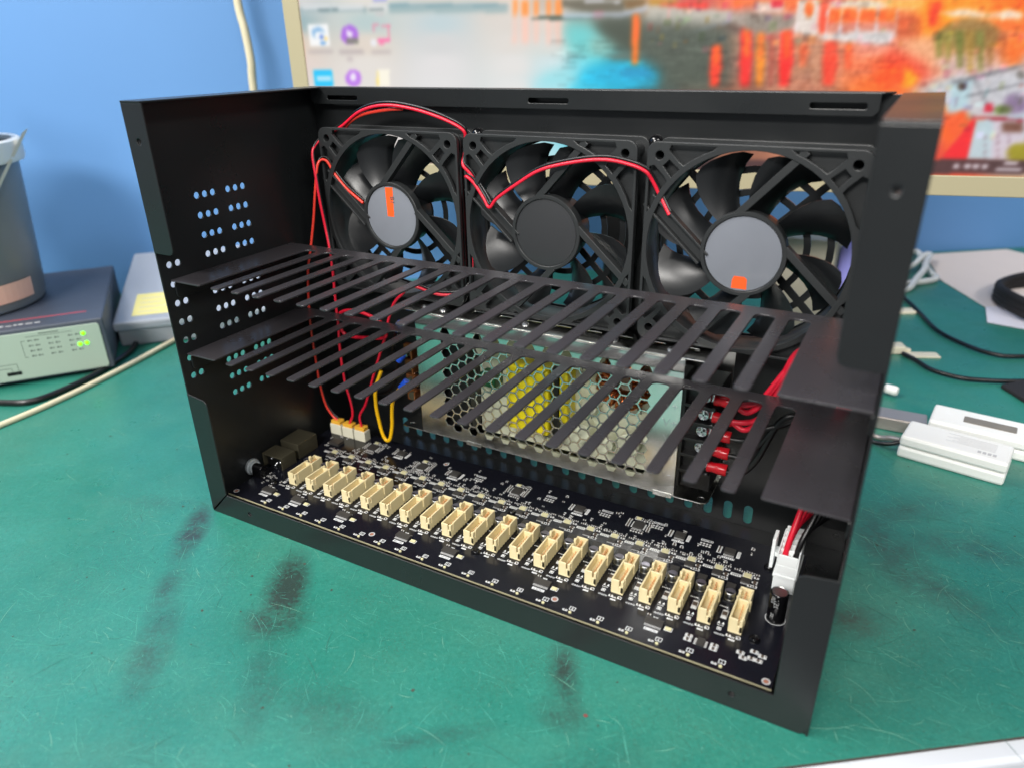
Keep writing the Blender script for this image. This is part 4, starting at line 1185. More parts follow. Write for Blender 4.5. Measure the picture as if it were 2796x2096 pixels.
SHAPES = [[[120,155,165],[[92.4,141.0],[205.5,137.7],[205.4,134.5],[92.1,137.7]],3],[[150,175,178],[[92.1,137.7],[205.4,134.5],[205.3,131.1],[91.7,134.1]],4],[[135,160,165],[[0.1,140.3],[70.1,138.4],[69.8,135.3],[-0.3,137.3]],3],[[255,150,70],[[210.5,140.6],[213.9,140.5],[213.7,127.4],[210.3,127.5]],3],[[250,205,190],[[210.3,127.5],[213.7,127.4],[213.3,105.8],[209.9,105.8]],5],[[255,150,70],[[218.2,140.4],[224.7,140.2],[224.6,127.1],[218.0,127.3]],3],[[250,205,190],[[218.0,127.3],[224.6,127.1],[224.5,105.6],[217.7,105.7]],5],[[255,150,70],[[229.0,140.1],[233.6,139.9],[233.6,126.9],[228.9,127.0]],3],[[250,205,190],[[228.9,127.0],[233.6,126.9],[233.5,105.4],[228.8,105.5]],5],[[255,150,70],[[240.8,139.7],[244.0,139.6],[244.1,126.6],[240.8,126.7]],3],[[250,205,190],[[240.8,126.7],[244.1,126.6],[244.2,105.2],[240.8,105.3]],5],[[255,150,70],[[248.5,139.5],[254.3,139.3],[254.5,126.3],[248.6,126.5]],3],[[250,205,190],[[248.6,126.5],[254.5,126.3],[254.7,105.0],[248.8,105.1]],5],[[70,85,75],[[226.3,126.5],[249.9,127.0],[288.5,124.3],[262.9,123.3],[226.9,124.8]],1.5],[[100,95,80],[[254.6,139.3],[308.2,137.6],[308.6,128.3],[275.6,129.2],[254.7,134.2]],3],[[205,205,210],[[272.2,138.2],[306.6,137.7],[303.7,135.3],[275.4,136.1]],2],[[235,80,110],[[281.3,129.0],[290.8,128.8],[290.9,125.1],[281.4,125.4]],3],[[195,200,212],[[253.2,128.6],[307.1,128.9],[327.7,133.8],[328.6,129.4],[307.3,123.9],[256.4,125.2]],3],[[120,90,50],[[306.6,137.7],[325.1,137.1],[325.3,133.3],[310.7,130.4]],3],[[190,140,40],[[329.6,137.0],[352.2,136.3],[352.4,133.0],[329.8,133.7]],3],[[235,60,50],[[337.4,132.9],[376.0,134.0],[378.0,128.5],[355.7,129.7]],3],[[200,195,185],[[326.8,132.7],[352.6,130.3],[397.0,126.9],[396.5,118.4],[368.7,116.8],[329.1,121.1]],3],[[190,195,210],[[359.6,111.0],[394.9,120.0],[397.9,118.3],[366.3,110.3]],2],[[110,85,75],[[377.9,113.3],[397.4,118.3],[410.1,113.2],[401.7,110.1]],4],[[78,86,76],[[279.0,121.2],[307.4,122.5],[395.3,116.2],[401.8,68.5],[341.8,68.8],[331.6,80.6],[315.2,91.0],[292.3,104.4]],8],[[64,72,60],[[279.0,121.8],[319.8,121.3],[324.4,95.2],[308.4,101.2],[288.9,111.6]],7],[[120,205,205],[[256.5,122.3],[279.0,120.6],[292.3,104.4],[308.6,95.4],[276.6,90.0],[258.3,105.0]],9],[[165,225,232],[[236.8,81.5],[276.6,91.5],[290.4,69.0],[233.4,69.2]],9],[[20,178,214],[[273.5,84.1],[302.4,92.6],[324.7,89.4],[341.0,80.5],[338.6,68.8],[267.2,69.1]],9],[[10,150,190],[[306.0,83.8],[328.2,84.7],[338.0,77.6],[309.5,77.3]],5],[[96,112,104],[[289.4,95.7],[321.1,97.5],[327.7,92.3],[302.5,90.3]],5],[[150,190,180],[[282.5,110.3],[302.0,101.9],[289.4,95.7],[276.3,101.7]],6],[[255,125,30],[[316.2,126.4],[320.8,126.3],[322.5,106.9],[321.7,87.1],[317.3,87.2],[315.9,107.1]],4],[[250,105,40],[[317.4,126.4],[319.9,126.3],[320.6,107.0],[318.4,107.0]],4],[[255,70,40],[[383.1,101.3],[390.3,101.2],[392.8,85.6],[391.5,69.7],[384.7,69.7],[382.7,85.7]],4],[[255,120,30],[[385.0,101.3],[388.9,101.2],[389.9,85.6],[386.6,85.7]],4],[[240,45,40],[[406.1,113.3],[413.5,113.1],[417.0,91.6],[416.5,69.6],[409.4,69.6],[406.5,91.8]],4],[[255,140,40],[[408.0,113.2],[412.0,113.1],[414.0,91.7],[410.5,91.7]],4],[[250,150,40],[[418.7,111.6],[423.4,111.5],[426.6,90.8],[427.3,69.5],[422.8,69.6],[419.9,90.9]],4],[[235,110,60],[[420.0,111.6],[422.5,111.5],[424.7,90.8],[422.5,90.9]],4],[[250,40,35],[[437.3,111.2],[444.9,111.1],[448.8,90.5],[448.6,69.4],[441.3,69.5],[438.0,90.7]],4],[[250,120,40],[[439.3,111.2],[443.4,111.1],[445.7,90.6],[442.1,90.6]],4],[[175,90,75],[[428.2,110.1],[432.0,110.0],[435.1,90.0],[436.2,69.5],[432.5,69.5],[429.7,90.1]],4],[[190,100,80],[[429.2,110.1],[431.3,110.0],[433.6,90.0],[431.7,90.0]],4],[[220,100,60],[[453.3,101.5],[458.4,101.4],[460.3,93.2],[459.4,85.0],[454.7,85.1],[453.2,93.3]],4],[[215,100,60],[[454.7,101.5],[457.4,101.4],[458.2,93.3],[455.9,93.3]],4],[[235,70,45],[[471.8,103.8],[480.1,103.7],[483.9,86.6],[483.3,69.3],[475.4,69.3],[472.2,86.8]],4],[[240,90,60],[[474.0,103.8],[478.4,103.7],[480.6,86.7],[476.7,86.7]],4],[[230,90,50],[[488.1,100.9],[491.8,100.8],[493.8,91.4],[494.0,81.9],[490.5,81.9],[488.7,91.5]],4],[[230,90,50],[[489.1,100.8],[491.0,100.8],[492.4,91.4],[490.6,91.4]],4],[[205,150,120],[[463.8,101.3],[467.5,101.2],[470.4,85.4],[471.3,69.3],[467.8,69.3],[465.1,85.5]],4],[[205,150,120],[[464.8,101.3],[466.8,101.2],[468.9,85.5],[467.1,85.5]],4],[[150,140,130],[[405.8,125.4],[447.2,122.4],[447.0,113.7],[427.8,109.5],[408.7,112.7]],4],[[235,120,60],[[396.2,134.9],[445.6,133.4],[446.1,129.8],[396.6,131.2]],3],[[225,205,195],[[414.9,133.0],[436.1,132.4],[437.1,124.3],[415.9,124.8]],3],[[215,40,60],[[426.1,134.0],[435.3,133.7],[436.0,128.5],[426.7,128.8]],2],[[232,222,214],[[447.0,133.4],[466.2,132.8],[467.5,106.6],[446.9,110.2]],2],[[245,110,40],[[459.8,126.5],[459.8,124.3],[459.1,122.5],[457.8,121.5],[456.2,121.5],[454.6,122.6],[453.3,124.4],[452.6,126.7],[452.7,129.0],[453.4,130.8],[454.7,131.7],[456.3,131.7],[457.9,130.6],[459.1,128.8]],2],[[235,80,50],[[463.5,132.9],[477.1,132.5],[472.1,108.6],[465.4,109.3]],3],[[235,225,210],[[471.6,132.6],[537.6,130.6],[539.9,125.5],[522.1,124.3],[470.4,126.5]],3],[[250,180,80],[[506.4,131.5],[538.9,130.6],[538.8,124.5],[515.4,125.2]],5],[[245,110,40],[[470.5,126.0],[522.1,124.5],[523.8,115.3],[472.0,116.5]],3],[[215,140,120],[[472.0,116.5],[523.8,115.3],[525.7,105.4],[473.6,106.5]],4],[[235,230,235],[[469.6,126.5],[471.3,126.5],[472.6,105.4],[471.0,105.4]],1.5],[[235,230,235],[[480.0,126.2],[481.6,126.2],[483.1,105.2],[481.4,105.2]],1.5],[[235,230,235],[[492.3,125.9],[493.9,125.8],[495.6,105.0],[494.0,105.0]],1.5],[[235,230,235],[[506.2,125.5],[507.8,125.4],[509.7,104.7],[508.0,104.7]],1.5],[[235,230,235],[[520.4,125.1],[522.0,125.0],[524.0,104.4],[522.5,104.4]],1.5],[[225,225,225],[[466.1,106.6],[472.7,108.6],[520.8,110.2],[522.3,102.4],[517.6,99.3],[467.8,104.4]],3],[[195,90,50],[[521.5,120.5],[539.2,120.0],[542.6,103.5],[524.7,103.9]],5],[[255,140,20],[[537.9,129.3],[558.3,128.7],[563.4,104.7],[542.8,105.1]],8],[[225,60,20],[[544.5,127.9],[551.9,128.9],[550.2,112.6],[545.4,111.4]],3],[[250,240,225],[[550.9,121.7],[569.4,123.7],[585.3,119.3],[599.2,122.4],[608.6,119.6],[609.6,115.7],[585.7,117.3],[560.5,118.4]],3],[[238,180,140],[[522.7,100.2],[555.5,106.1],[557.0,86.6],[570.5,71.8],[542.3,81.4]],6],[[225,80,55],[[520.4,98.2],[546.5,86.7],[559.5,74.6],[528.5,69.3],[515.4,81.7]],6],[[255,180,30],[[533.7,84.2],[546.2,74.7],[542.1,68.4],[534.6,68.5]],5],[[255,90,20],[[514.7,85.7],[533.7,84.2],[534.0,69.0],[515.0,69.1]],6],[[150,120,70],[[597.2,105.2],[596.3,100.3],[591.3,96.4],[583.2,94.3],[573.6,94.5],[564.3,96.9],[557.4,101.0],[554.2,106.1],[555.3,111.1],[560.5,115.0],[568.6,116.9],[578.1,116.7],[587.2,114.3],[593.9,110.2]],4],[[120,120,50],[[550.0,108.8],[557.2,108.6],[559.3,89.2],[556.4,89.2]],3],[[150,140,70],[[556.5,108.6],[563.6,108.5],[566.3,86.4],[563.5,86.5]],3],[[110,115,45],[[564.6,108.5],[571.8,108.3],[575.4,82.4],[572.6,82.4]],3],[[160,130,60],[[571.8,108.3],[578.8,108.2],[583.5,78.4],[580.7,78.4]],3],[[120,120,55],[[578.8,108.2],[585.9,108.0],[590.4,79.6],[587.6,79.6]],3],[[150,110,60],[[585.6,108.0],[592.6,107.9],[596.3,83.5],[593.6,83.5]],3],[[170,100,60],[[594.4,107.8],[601.3,107.7],[604.5,86.0],[601.8,86.0]],3],[[255,250,230],[[597.4,117.0],[597.4,116.2],[597.0,115.6],[596.4,115.3],[595.7,115.3],[594.9,115.7],[594.3,116.3],[593.9,117.1],[593.9,117.8],[594.2,118.4],[594.8,118.7],[595.6,118.7],[596.4,118.4],[597.0,117.7]],2],[[235,110,30],[[600.6,101.4],[613.2,101.2],[618.3,80.6],[605.5,80.8]],6],[[205,205,210],[[567.9,71.8],[617.6,83.2],[626.2,48.8],[576.7,43.1],[564.6,62.4]],5],[[190,215,222],[[570.5,71.8],[585.5,74.4],[585.4,51.4],[572.8,48.6]],4],[[120,120,125],[[570.3,72.6],[617.4,84.3],[617.9,82.2],[571.4,69.9]],1.2],[[120,120,125],[[586.7,74.4],[600.3,54.2],[598.9,53.9],[585.3,74.1]],1.2],[[120,120,125],[[583.1,61.8],[620.6,71.2],[620.9,69.9],[583.7,60.4]],1.2],[[70,50,40],[[581.6,68.5],[581.6,67.2],[580.9,66.2],[579.8,65.6],[578.4,65.6],[577.1,66.2],[576.0,67.3],[575.4,68.5],[575.4,69.8],[576.0,70.9],[577.2,71.4],[578.6,71.4],[579.9,70.8],[581.0,69.8]],1.5],[[120,115,110],[[620.2,76.7],[620.3,75.4],[619.7,74.3],[618.7,73.7],[617.3,73.7],[616.0,74.3],[614.9,75.4],[614.3,76.8],[614.2,78.1],[614.8,79.2],[615.8,79.8],[617.2,79.8],[618.5,79.2],[619.6,78.1]],1.5],[[232,100,50],[[568.1,45.8],[585.4,51.4],[590.5,40.4],[576.8,17.5]],4],[[225,40,50],[[577.1,16.1],[592.2,44.6],[594.9,41.8],[593.9,13.2],[576.4,12.8]],2.5],[[195,215,222],[[593.8,43.2],[607.7,44.6],[614.0,13.6],[594.4,13.2]],2],[[215,205,215],[[606.8,43.3],[627.8,42.0],[634.8,14.0],[611.1,13.5]],3],[[110,70,55],[[613.0,41.9],[627.8,42.0],[629.7,34.6],[614.8,34.5]],3],[[150,40,50],[[590.4,46.5],[627.2,44.5],[627.8,42.3],[590.8,44.8]],1.5],[[140,120,150],[[628.0,55.6],[627.9,52.3],[626.1,49.7],[623.0,48.2],[619.0,48.2],[615.1,49.6],[612.0,52.3],[610.3,55.5],[610.4,58.8],[612.2,61.4],[615.4,62.9],[619.4,62.9],[623.2,61.4],[626.3,58.8]],4],[[95,105,55],[[617.6,51.5],[617.3,50.1],[615.8,48.9],[613.4,48.3],[610.6,48.3],[607.9,48.9],[605.8,50.1],[604.8,51.5],[605.1,52.9],[606.7,54.0],[609.1,54.7],[611.9,54.7],[614.6,54.0],[616.7,52.9]],3],[[200,40,60],[[597.5,55.5],[603.1,55.5],[604.6,49.3],[598.9,49.3]],2],[[150,140,30],[[642.4,18.6],[642.2,15.2],[640.1,12.4],[636.3,10.8],[631.7,10.7],[627.2,12.1],[623.6,14.8],[621.8,18.3],[622.0,21.7],[624.2,24.5],[627.9,26.1],[632.5,26.1],[637.0,24.7],[640.5,22.0]],3],[[150,120,130],[[602.5,33.5],[603.3,33.5],[607.9,13.4],[607.1,13.4]],1],[[150,120,130],[[611.6,33.6],[612.4,33.6],[617.1,13.6],[616.3,13.6]],1],[[150,120,130],[[619.4,33.7],[620.1,33.7],[624.9,13.8],[624.2,13.8]],1],[[72,48,50],[[-37.1,0.8],[650.2,14.0],[653.0,2.9],[-39.6,-13.7]],0.8],[[225,215,220],[[585.0,9.2],[589.4,9.3],[590.2,5.5],[585.9,5.4]],1.5],[[225,215,220],[[593.1,9.4],[597.4,9.5],[598.2,5.7],[593.9,5.6]],1.5],[[225,215,220],[[599.5,9.5],[603.8,9.6],[604.6,5.9],[600.4,5.8]],1.5],[[225,215,220],[[605.9,9.7],[610.1,9.7],[611.0,6.0],[606.7,5.9]],1.5],[[235,225,230],[[621.1,12.3],[631.0,12.5],[631.6,9.9],[621.7,9.7]],1.5],[[215,205,210],[[616.1,7.0],[634.8,7.4],[635.5,4.8],[616.7,4.4]],1.5],[[255,255,255],[[6.9,126.5],[28.3,126.6],[27.5,107.2],[6.7,106.9]],1.5],[[120,170,215],[[22.9,118.6],[22.0,116.7],[20.1,115.2],[17.4,114.4],[14.7,114.5],[12.3,115.4],[10.8,117.0],[10.5,118.9],[11.4,120.8],[13.3,122.3],[15.9,123.1],[18.7,123.0],[21.0,122.1],[22.5,120.5]],3],[[255,255,255],[[23.0,116.7],[22.3,115.3],[20.7,114.1],[18.6,113.4],[16.4,113.5],[14.4,114.2],[13.2,115.4],[12.9,116.9],[13.6,118.4],[15.2,119.6],[17.3,120.2],[19.6,120.2],[21.5,119.5],[22.7,118.2]],2],[[70,110,200],[[21.6,114.9],[21.3,114.1],[20.8,113.4],[20.1,113.1],[19.4,113.1],[18.8,113.5],[18.5,114.1],[18.5,114.9],[18.7,115.8],[19.3,116.4],[19.9,116.8],[20.6,116.7],[21.2,116.4],[21.5,115.7]],2],[[245,190,60],[[26.0,113.5],[25.8,113.0],[25.3,112.6],[24.7,112.3],[24.0,112.3],[23.4,112.6],[23.0,113.0],[22.9,113.6],[23.2,114.1],[23.7,114.6],[24.3,114.8],[25.0,114.8],[25.6,114.5],[26.0,114.1]],1.5],[[90,150,210],[[24.7,109.8],[24.3,109.4],[23.2,109.0],[21.6,108.9],[19.9,108.9],[18.3,109.1],[17.3,109.5],[17.0,109.9],[17.4,110.3],[18.5,110.6],[20.1,110.8],[21.9,110.7],[23.4,110.5],[24.4,110.2]],2],[[175,115,220],[[58.9,116.0],[57.6,112.4],[54.7,109.5],[50.8,107.9],[46.8,108.0],[43.3,109.7],[41.1,112.7],[40.7,116.4],[42.1,120.0],[45.0,122.9],[48.8,124.4],[52.9,124.3],[56.3,122.6],[58.4,119.6]],2],[[250,245,255],[[46.3,121.2],[53.4,117.4],[51.3,113.0],[47.1,115.6]],2],[[130,130,120],[[46.0,113.1],[58.2,112.9],[57.6,107.9],[45.4,108.1]],2],[[240,130,160],[[74.5,124.3],[91.4,123.9],[91.3,122.7],[74.3,123.1]],1.2],[[240,130,160],[[89.9,123.3],[91.4,123.3],[90.3,111.7],[88.8,111.7]],1.2],[[240,130,160],[[74.4,123.7],[75.9,123.6],[75.4,118.8],[73.9,118.8]],1.2],[[250,110,170],[[77.7,112.2],[90.3,112.0],[90.0,109.2],[77.4,109.4]],1.5],[[245,130,175],[[79.6,109.4],[84.1,109.3],[83.8,106.8],[79.3,106.9]],1.5],[[240,240,245],[[77.0,109.1],[76.5,107.8],[75.4,106.7],[74.0,106.1],[72.5,106.2],[71.2,106.8],[70.4,107.9],[70.2,109.3],[70.7,110.6],[71.8,111.7],[73.2,112.2],[74.7,112.2],[76.0,111.6],[76.8,110.5]],1.5],[[190,180,180],[[4.2,103.7],[30.8,103.3],[30.5,100.4],[3.8,100.8]],3],[[190,180,180],[[37.0,103.2],[63.1,102.8],[62.7,100.0],[36.7,100.3]],3],[[190,180,180],[[70.6,102.7],[90.8,102.4],[90.6,99.5],[70.3,99.8]],3],[[200,190,190],[[44.3,96.7],[50.9,96.6],[50.5,93.4],[43.9,93.5]],3],[[225,228,230],[[3.2,142.7],[33.0,141.8],[32.5,138.2],[2.7,139.0]],3],[[90,110,115],[[2.7,139.0],[32.5,138.2],[32.5,137.6],[2.6,138.4]],2],[[225,228,230],[[34.9,141.8],[66.7,140.9],[66.3,137.3],[34.4,138.1]],3],[[90,110,115],[[34.4,138.1],[66.3,137.3],[66.2,136.7],[34.4,137.5]],2],[[225,228,230],[[72.2,140.7],[90.5,140.2],[90.1,136.6],[71.8,137.1]],3],[[90,110,115],[[71.8,137.1],[90.1,136.6],[90.1,136.0],[71.7,136.5]],2],[[205,205,205],[[78.6,135.1],[87.4,134.9],[87.0,130.7],[78.2,130.9]],2],[[120,130,230],[[77.4,144.7],[90.5,144.3],[90.5,143.7],[77.4,144.1]],1],[[20,190,245],[[7.5,85.8],[26.6,86.3],[26.5,71.5],[7.3,70.9]],1.5],[[200,235,250],[[9.5,80.8],[26.2,80.7],[25.6,76.1],[8.9,76.2]],2],[[190,130,230],[[57.6,78.5],[56.3,75.1],[53.6,72.4],[50.0,70.9],[46.2,70.9],[42.9,72.5],[40.9,75.2],[40.5,78.6],[41.8,82.0],[44.5,84.7],[48.1,86.2],[51.9,86.1],[55.1,84.6],[57.1,81.9]],2],[[250,245,255],[[51.8,79.2],[51.3,77.5],[50.3,76.2],[49.0,75.4],[47.6,75.4],[46.4,76.2],[45.7,77.6],[45.6,79.3],[46.1,80.9],[47.2,82.3],[48.5,83.0],[49.9,83.0],[51.0,82.3],[51.7,80.9]],2],[[255,250,235],[[75.6,85.5],[87.7,85.3],[86.3,71.2],[74.1,71.2]],2],[[250,225,130],[[74.4,84.8],[76.3,84.8],[74.9,71.2],[73.0,71.2]],1.5]]
def srgb_lin(a):
    a = a / 255.
    return np.where(a <= .04045, a / 12.92, ((a + .055) / 1.055) ** 2.4)
def paint_screen():
    step = 1.25
    nx, nz = int(SW / step) + 1, int(158 / step) + 1
    X, Zg = np.meshgrid(np.linspace(0, SW, nx), np.linspace(0, 158, nz))
    lat = np.array(LAT, float)
    wsum = np.zeros(X.shape)
    col = np.zeros(X.shape + (3,))
    for x, z, r, g_, b_ in lat:
        w = 1 / (((X - x) / 1.6) ** 2 + (Zg - z) ** 2 + 20) ** 1.9
        wsum += w
        for i, c in enumerate((r, g_, b_)):
            col[..., i] += w * c
    col /= wsum[..., None]
    rn = np.random.RandomState(4)
    def soft(n, k):
        a = rn.rand(*n)
        for _ in range(k):
            a = (a + np.roll(a, 1, 0) + np.roll(a, 1, 1) + np.roll(a, -1, 0) + np.roll(a, -1, 1)) / 5
        return (a - a.mean()) / (a.std() + 1e-6)
    n1 = soft(X.shape, 4)
    busy = np.clip((X - 300) / 160, 0, 1) * np.clip((Zg - 20) / 60, .25, 1)
    col += (n1 * busy * 7)[..., None] * np.array([1.0, .8, .6])
    for c, pts, sf in SHAPES:
        P = np.array(pts)
        mk = np.zeros(X.shape, bool)
        x0, z0 = P.min(0) - 3
        x1, z1 = P.max(0) + 3
        for i in range(len(P)):
            (ax, az), (bx, bz) = P[i], P[(i + 1) % len(P)]
            if az == bz:
                continue
            cr = ((Zg < az) != (Zg < bz)) & (X < (bx - ax) * (Zg - az) / (bz - az) + ax)
            mk ^= cr
        a = mk.astype(float)
        for _ in range(1 if sf < 3 else int(sf * 1.2) if sf < 6 else int(sf * 4)):
            a = (a + np.roll(a, 1, 0) + np.roll(a, 1, 1) + np.roll(a, -1, 0) + np.roll(a, -1, 1)) / 5
        a *= .95
        col = col * (1 - a[..., None]) + np.array(c, float) * a[..., None]
    rr = np.random.RandomState(12)
    def dab(x, z, w, h, k, tint):
        i0, i1 = max(0, int((x - w / 2) / step)), int((x + w / 2) / step) + 1
        j0, j1 = max(0, int((z - h / 2) / step)), int((z + h / 2) / step) + 1
        if z > 14 or x < 520:
            col[j0:j1, i0:i1] = np.clip(col[j0:j1, i0:i1] * k + tint, 0, 255)
    for _ in range(420):        # small shapes of the town
        x, z = rr.uniform(330, SW), rr.uniform(24, 156)
        if x < 520 and z < 96:
            continue
        dab(x, z, rr.uniform(1.2, 5), rr.uniform(1.2, 6), rr.uniform(.80, 1.10), np.array((rr.uniform(-8, 24), rr.uniform(-10, 14), rr.uniform(-12, 10))))
    for _ in range(420):        # ripples on the water
        x, z = rr.uniform(250, 520), rr.uniform(60, 108)
        dab(x, z, rr.uniform(4, 16), .9, rr.uniform(.88, 1.08), np.array((rr.uniform(-5, 5),) * 3))
    for _ in range(2):
        col = (col * 2 + np.roll(col, 1, 0) + np.roll(col, -1, 0) + np.roll(col, 1, 1) + np.roll(col, -1, 1)) / 6
    g_ = col.mean(-1, keepdims=True)
    col = g_ + (col - g_) * 1.22
    col += (soft(X.shape, 2) * busy * 5)[..., None]
    return X, Zg, srgb_lin(np.clip(col, 0, 255))
X, Zg, COL = paint_screen()
nz, nx = X.shape
vs = [tuple(MF @ Vector((float(X[j, i]), 1.4, Z0 + float(Zg[j, i])))) for j in range(nz) for i in range(nx)]
cols = [tuple(COL[j, i]) + (1.,) for j in range(nz) for i in range(nx)]
fs = [(j * nx + i, j * nx + i + 1, (j + 1) * nx + i + 1, (j + 1) * nx + i) for j in range(nz - 1) for i in range(nx - 1)]
# upper part of the picture, outside the photograph: town and pale sky
k0 = len(vs)
rows2 = 48
rq = random.Random(2)
for j in range(rows2):
    f = j / (rows2 - 1)
    for i in range(nx):
        vs.append(tuple(MF @ Vector((float(X[0, i]), 1.4, Z0 + 158 + (SH_ - 158) * f))))
        xm = float(X[0, i])
        ridge = .42 + .10 * math.sin(xm / 61.) + .05 * math.sin(xm / 23. + 1) + .02 * math.sin(xm / 9.)
        tw = rq.random()
        hill = np.array((.10, .13, .10)) * (.7 + .6 * tw) if tw < .86 else np.array((.55, .22, .06))
        sky = np.array((.62, .52, .50)) * (1 - f) + np.array((.30, .44, .70)) * f
        q = hill if f < ridge else sky
        e = max(0., 1 - f / .14)
        q = COL[nz - 1, i] * e + q * (1 - e)
        cols.append(tuple(q) + (1.,))
for i in range(nx - 1):
    for j in range(rows2 - 1):
        a = k0 + j * nx + i
        fs.append((a, a + 1, a + nx + 1, a + nx))
scr = MB().add(vs, fs)
mt = bpy.data.materials.new("lit_screen")
mt.use_nodes = True
b = mt.node_tree.nodes["Principled BSDF"]
b.inputs["Base Color"].default_value = (.01, .01, .01, 1)
b.inputs["Roughness"].default_value = .4
at_ = mt.node_tree.nodes.new("ShaderNodeVertexColor")
at_.layer_name = "screen"
mt.node_tree.links.new(at_.outputs["Color"], b.inputs["Emission Color"])
b.inputs["Emission Strength"].default_value = .86
so = scr.build("screen", mt, mon)
ca = so.data.color_attributes.new("screen", 'FLOAT_COLOR', 'POINT')
ca.data.foreach_set("color", np.array(cols, np.float32).ravel())

# ------------------------------------------------------------------ left of the case
NSF = frame((-307., 134., 0), (.606, .795, 0), (-.795, .606, 0), (0, 0, 1))
sw = thing("network_switch", "slate network switch with a grey front panel and three green lamps", "network switch", (-307, 134, 0))
MB().box(-320, .6, 4, 0, 225, 60).xform(NSF).build("housing", 'switchcase', sw, None, 1.6)
MB().addmesh(sheet(rrect(-316, 6.5, -4.5, 55.5, 3, 3), [], 1.6, .4), frame((0, .7, 0), (1, 0, 0), (0, 0, 1), (0, -1, 0))).xform(NSF).build("front_panel", 'panelgrey', sw)
for x, z in ((-20.8, 46.5), (-26, 35.4), (-19.6, 35.8)):
    MB().lathe((x, -.9, z), (0, -1, 0), [(2.1, 0), (2.0, .7), (1.2, 1.2), (.01, 1.3)], 14).xform(NSF).build("lit_lamp", 'ledgreen', sw, 60)
dots = MB()
for z in (46.6, 41, 35.6, 30):
    for x in (-70, -64, -52.5, -46, -33.6, -27):
        if (x, z) not in ((-27, 35.6),):
            dots.box(x - .9, -1.0, z - .8, x + .9, -.88, z + .8).box(x + 1.6, -1.0, z - .5, x + 3.2, -.88, z + .5)
for a in ((-72, 50.6, -30, 51.0), (-77, 29, -76.6, 47), (-77, 46.6, -73, 47), (-77, 29, -74, 29.4), (-60, 52.6, -42, 53.4), (-110, 24, -86, 24.4), (-108, 20, -92, 20.4), (-92, 16, -91.6, 20.4), (-86.4, 16, -86, 24.4)):
    dots.box(a[0], -1.0, a[1], a[2], -.87, a[3])
dots.xform(NSF).build("printed_legend", 'ink', sw)
MB().box(-97, -1.05, 12.2, -84, -.86, 16).xform(NSF).build("reset_slot", 'blackplastic', sw)
MB().box(-318, 30.5, 60.02, -17, 32.6, 60.25).xform(NSF).build("red_line", 'redline', sw)
tx = MB()
rp = random.Random(5)
x = -318
while x < -58:
    w_ = rp.uniform(2, 6)
    tx.box(x, 13, 60.02, x + w_, 13 + rp.uniform(2, 4), 60.2)
    x += w_ + rp.uniform(1, 3)
tx.xform(NSF).build("printed_line", 'greyprint', sw)
for x in (-300, -20):
    for y in (16, 210):
        MB().cyl((x, y, .05), (x, y, 4.1), 7, 14).xform(NSF).build("rubber_foot", 'blackplastic', sw)
BC = (-487., 93.)
bk = thing("plastic_bucket", "smoky translucent plastic bucket with a pale rim, standing on the network switch", "bucket", (*BC, 60.3))
MB().lathe((*BC, 60.3), (0, 0, 1), [(.01, 0), (72, 0), (77, 2), (79, 6), (90, 165), (87.5, 165), (76, 6), (.01, 4)], 56).build("body", 'tubplastic', bk, 40)
MB().lathe((*BC, 60.3), (0, 0, 1), [(89.4, 150), (95, 150), (96.5, 154), (96, 170), (94, 172), (88, 171), (88, 167), (90.3, 165.2)], 56, True).build("rim", 'rim', bk, 40)
lb = []
for i in range(9):
    t = math.radians(-26 + 5 * i + 14)
    lb += [(BC[0] + 80.4 * math.cos(t), BC[1] + 80.4 * math.sin(t), 72), (BC[0] + 81.8 * math.cos(t), BC[1] + 81.8 * math.sin(t), 92)]
MB().add(lb, [(2 * i, 2 * i + 2, 2 * i + 3, 2 * i + 1) for i in range(8)]).build("paper_label", 'pinktag', bk)
tb = thing("small_tub", "small frosted tub stacked in the mouth of the smoky bucket", "tub", (-490, 95, 216))
MB().lathe((-490, 95, 216), (0, 0, 1), [(.01, 0), (70, 0), (74, 34), (77, 35), (78, 43), (75, 44), (73, 38), (68, 4), (.01, 3)], 48).build("tub_body", 'rim', tb, 40)
o = MB().cyl((-480, 128, 222), (-505, 105, 340), 9, 16).build("marker_pen", 'blackplastic', None, 40, .8)
tag(o, "black stick standing in the bucket at the left edge", "pen")
o = MB().add([(-424, 178, 240), (-418, 168, 237), (-366, 72, 160), (-372, 82, 163), (-425, 177, 237.6), (-419, 167, 234.8), (-367, 71, 158), (-373, 81, 160.6)],
             [(0, 1, 2, 3), (7, 6, 5, 4), (0, 4, 5, 1), (1, 5, 6, 2), (2, 6, 7, 3), (3, 7, 4, 0)]).build("wooden_stick", 'wood')
tag(o, "flat pale wooden stick leaning on the outside of the bucket", "stick")
BXF = frame((-361., 177., .3), (.695, .719, 0), (-.719, .695, 0), (0, 0, 1)) @ Matrix.Rotation(math.radians(8.4), 4, 'X')
o = MB().box(30, 150, .1, 190, 196, 20.5).xform(frame((-361., 177., 0), (.695, .719, 0), (-.719, .695, 0), (0, 0, 1))).build("power_brick", 'blackplastic', None, None, 2.)
tag(o, "black brick under the raised back of the frosted plastic box", "power brick")
bx = thing("storage_box", "flat frosted plastic box with a yellow label, between switch and case", "box", (-361, 177, 0))
MB().box(1.5, 1.5, .1, 218, 206, 20.5).xform(BXF).build("body", 'frosted', bx, None, 2.5)
MB().box(-1.5, -1.5, 20.6, 221, 209, 32).xform(BXF).build("lid", 'frosted', bx, None, 3.)
MB().box(18, 14, 32.02, 62, 72, 32.3).xform(BXF).build("yellow_label", 'yellowtag', bx)
lin_ = MB()
for k in range(4):
    lin_.box(24, 22 + 12 * k, 32.32, 48 + 8 * (k % 2), 23.2 + 12 * k, 32.4)
lin_.xform(BXF).build("label_print", 'greyprint', bx)
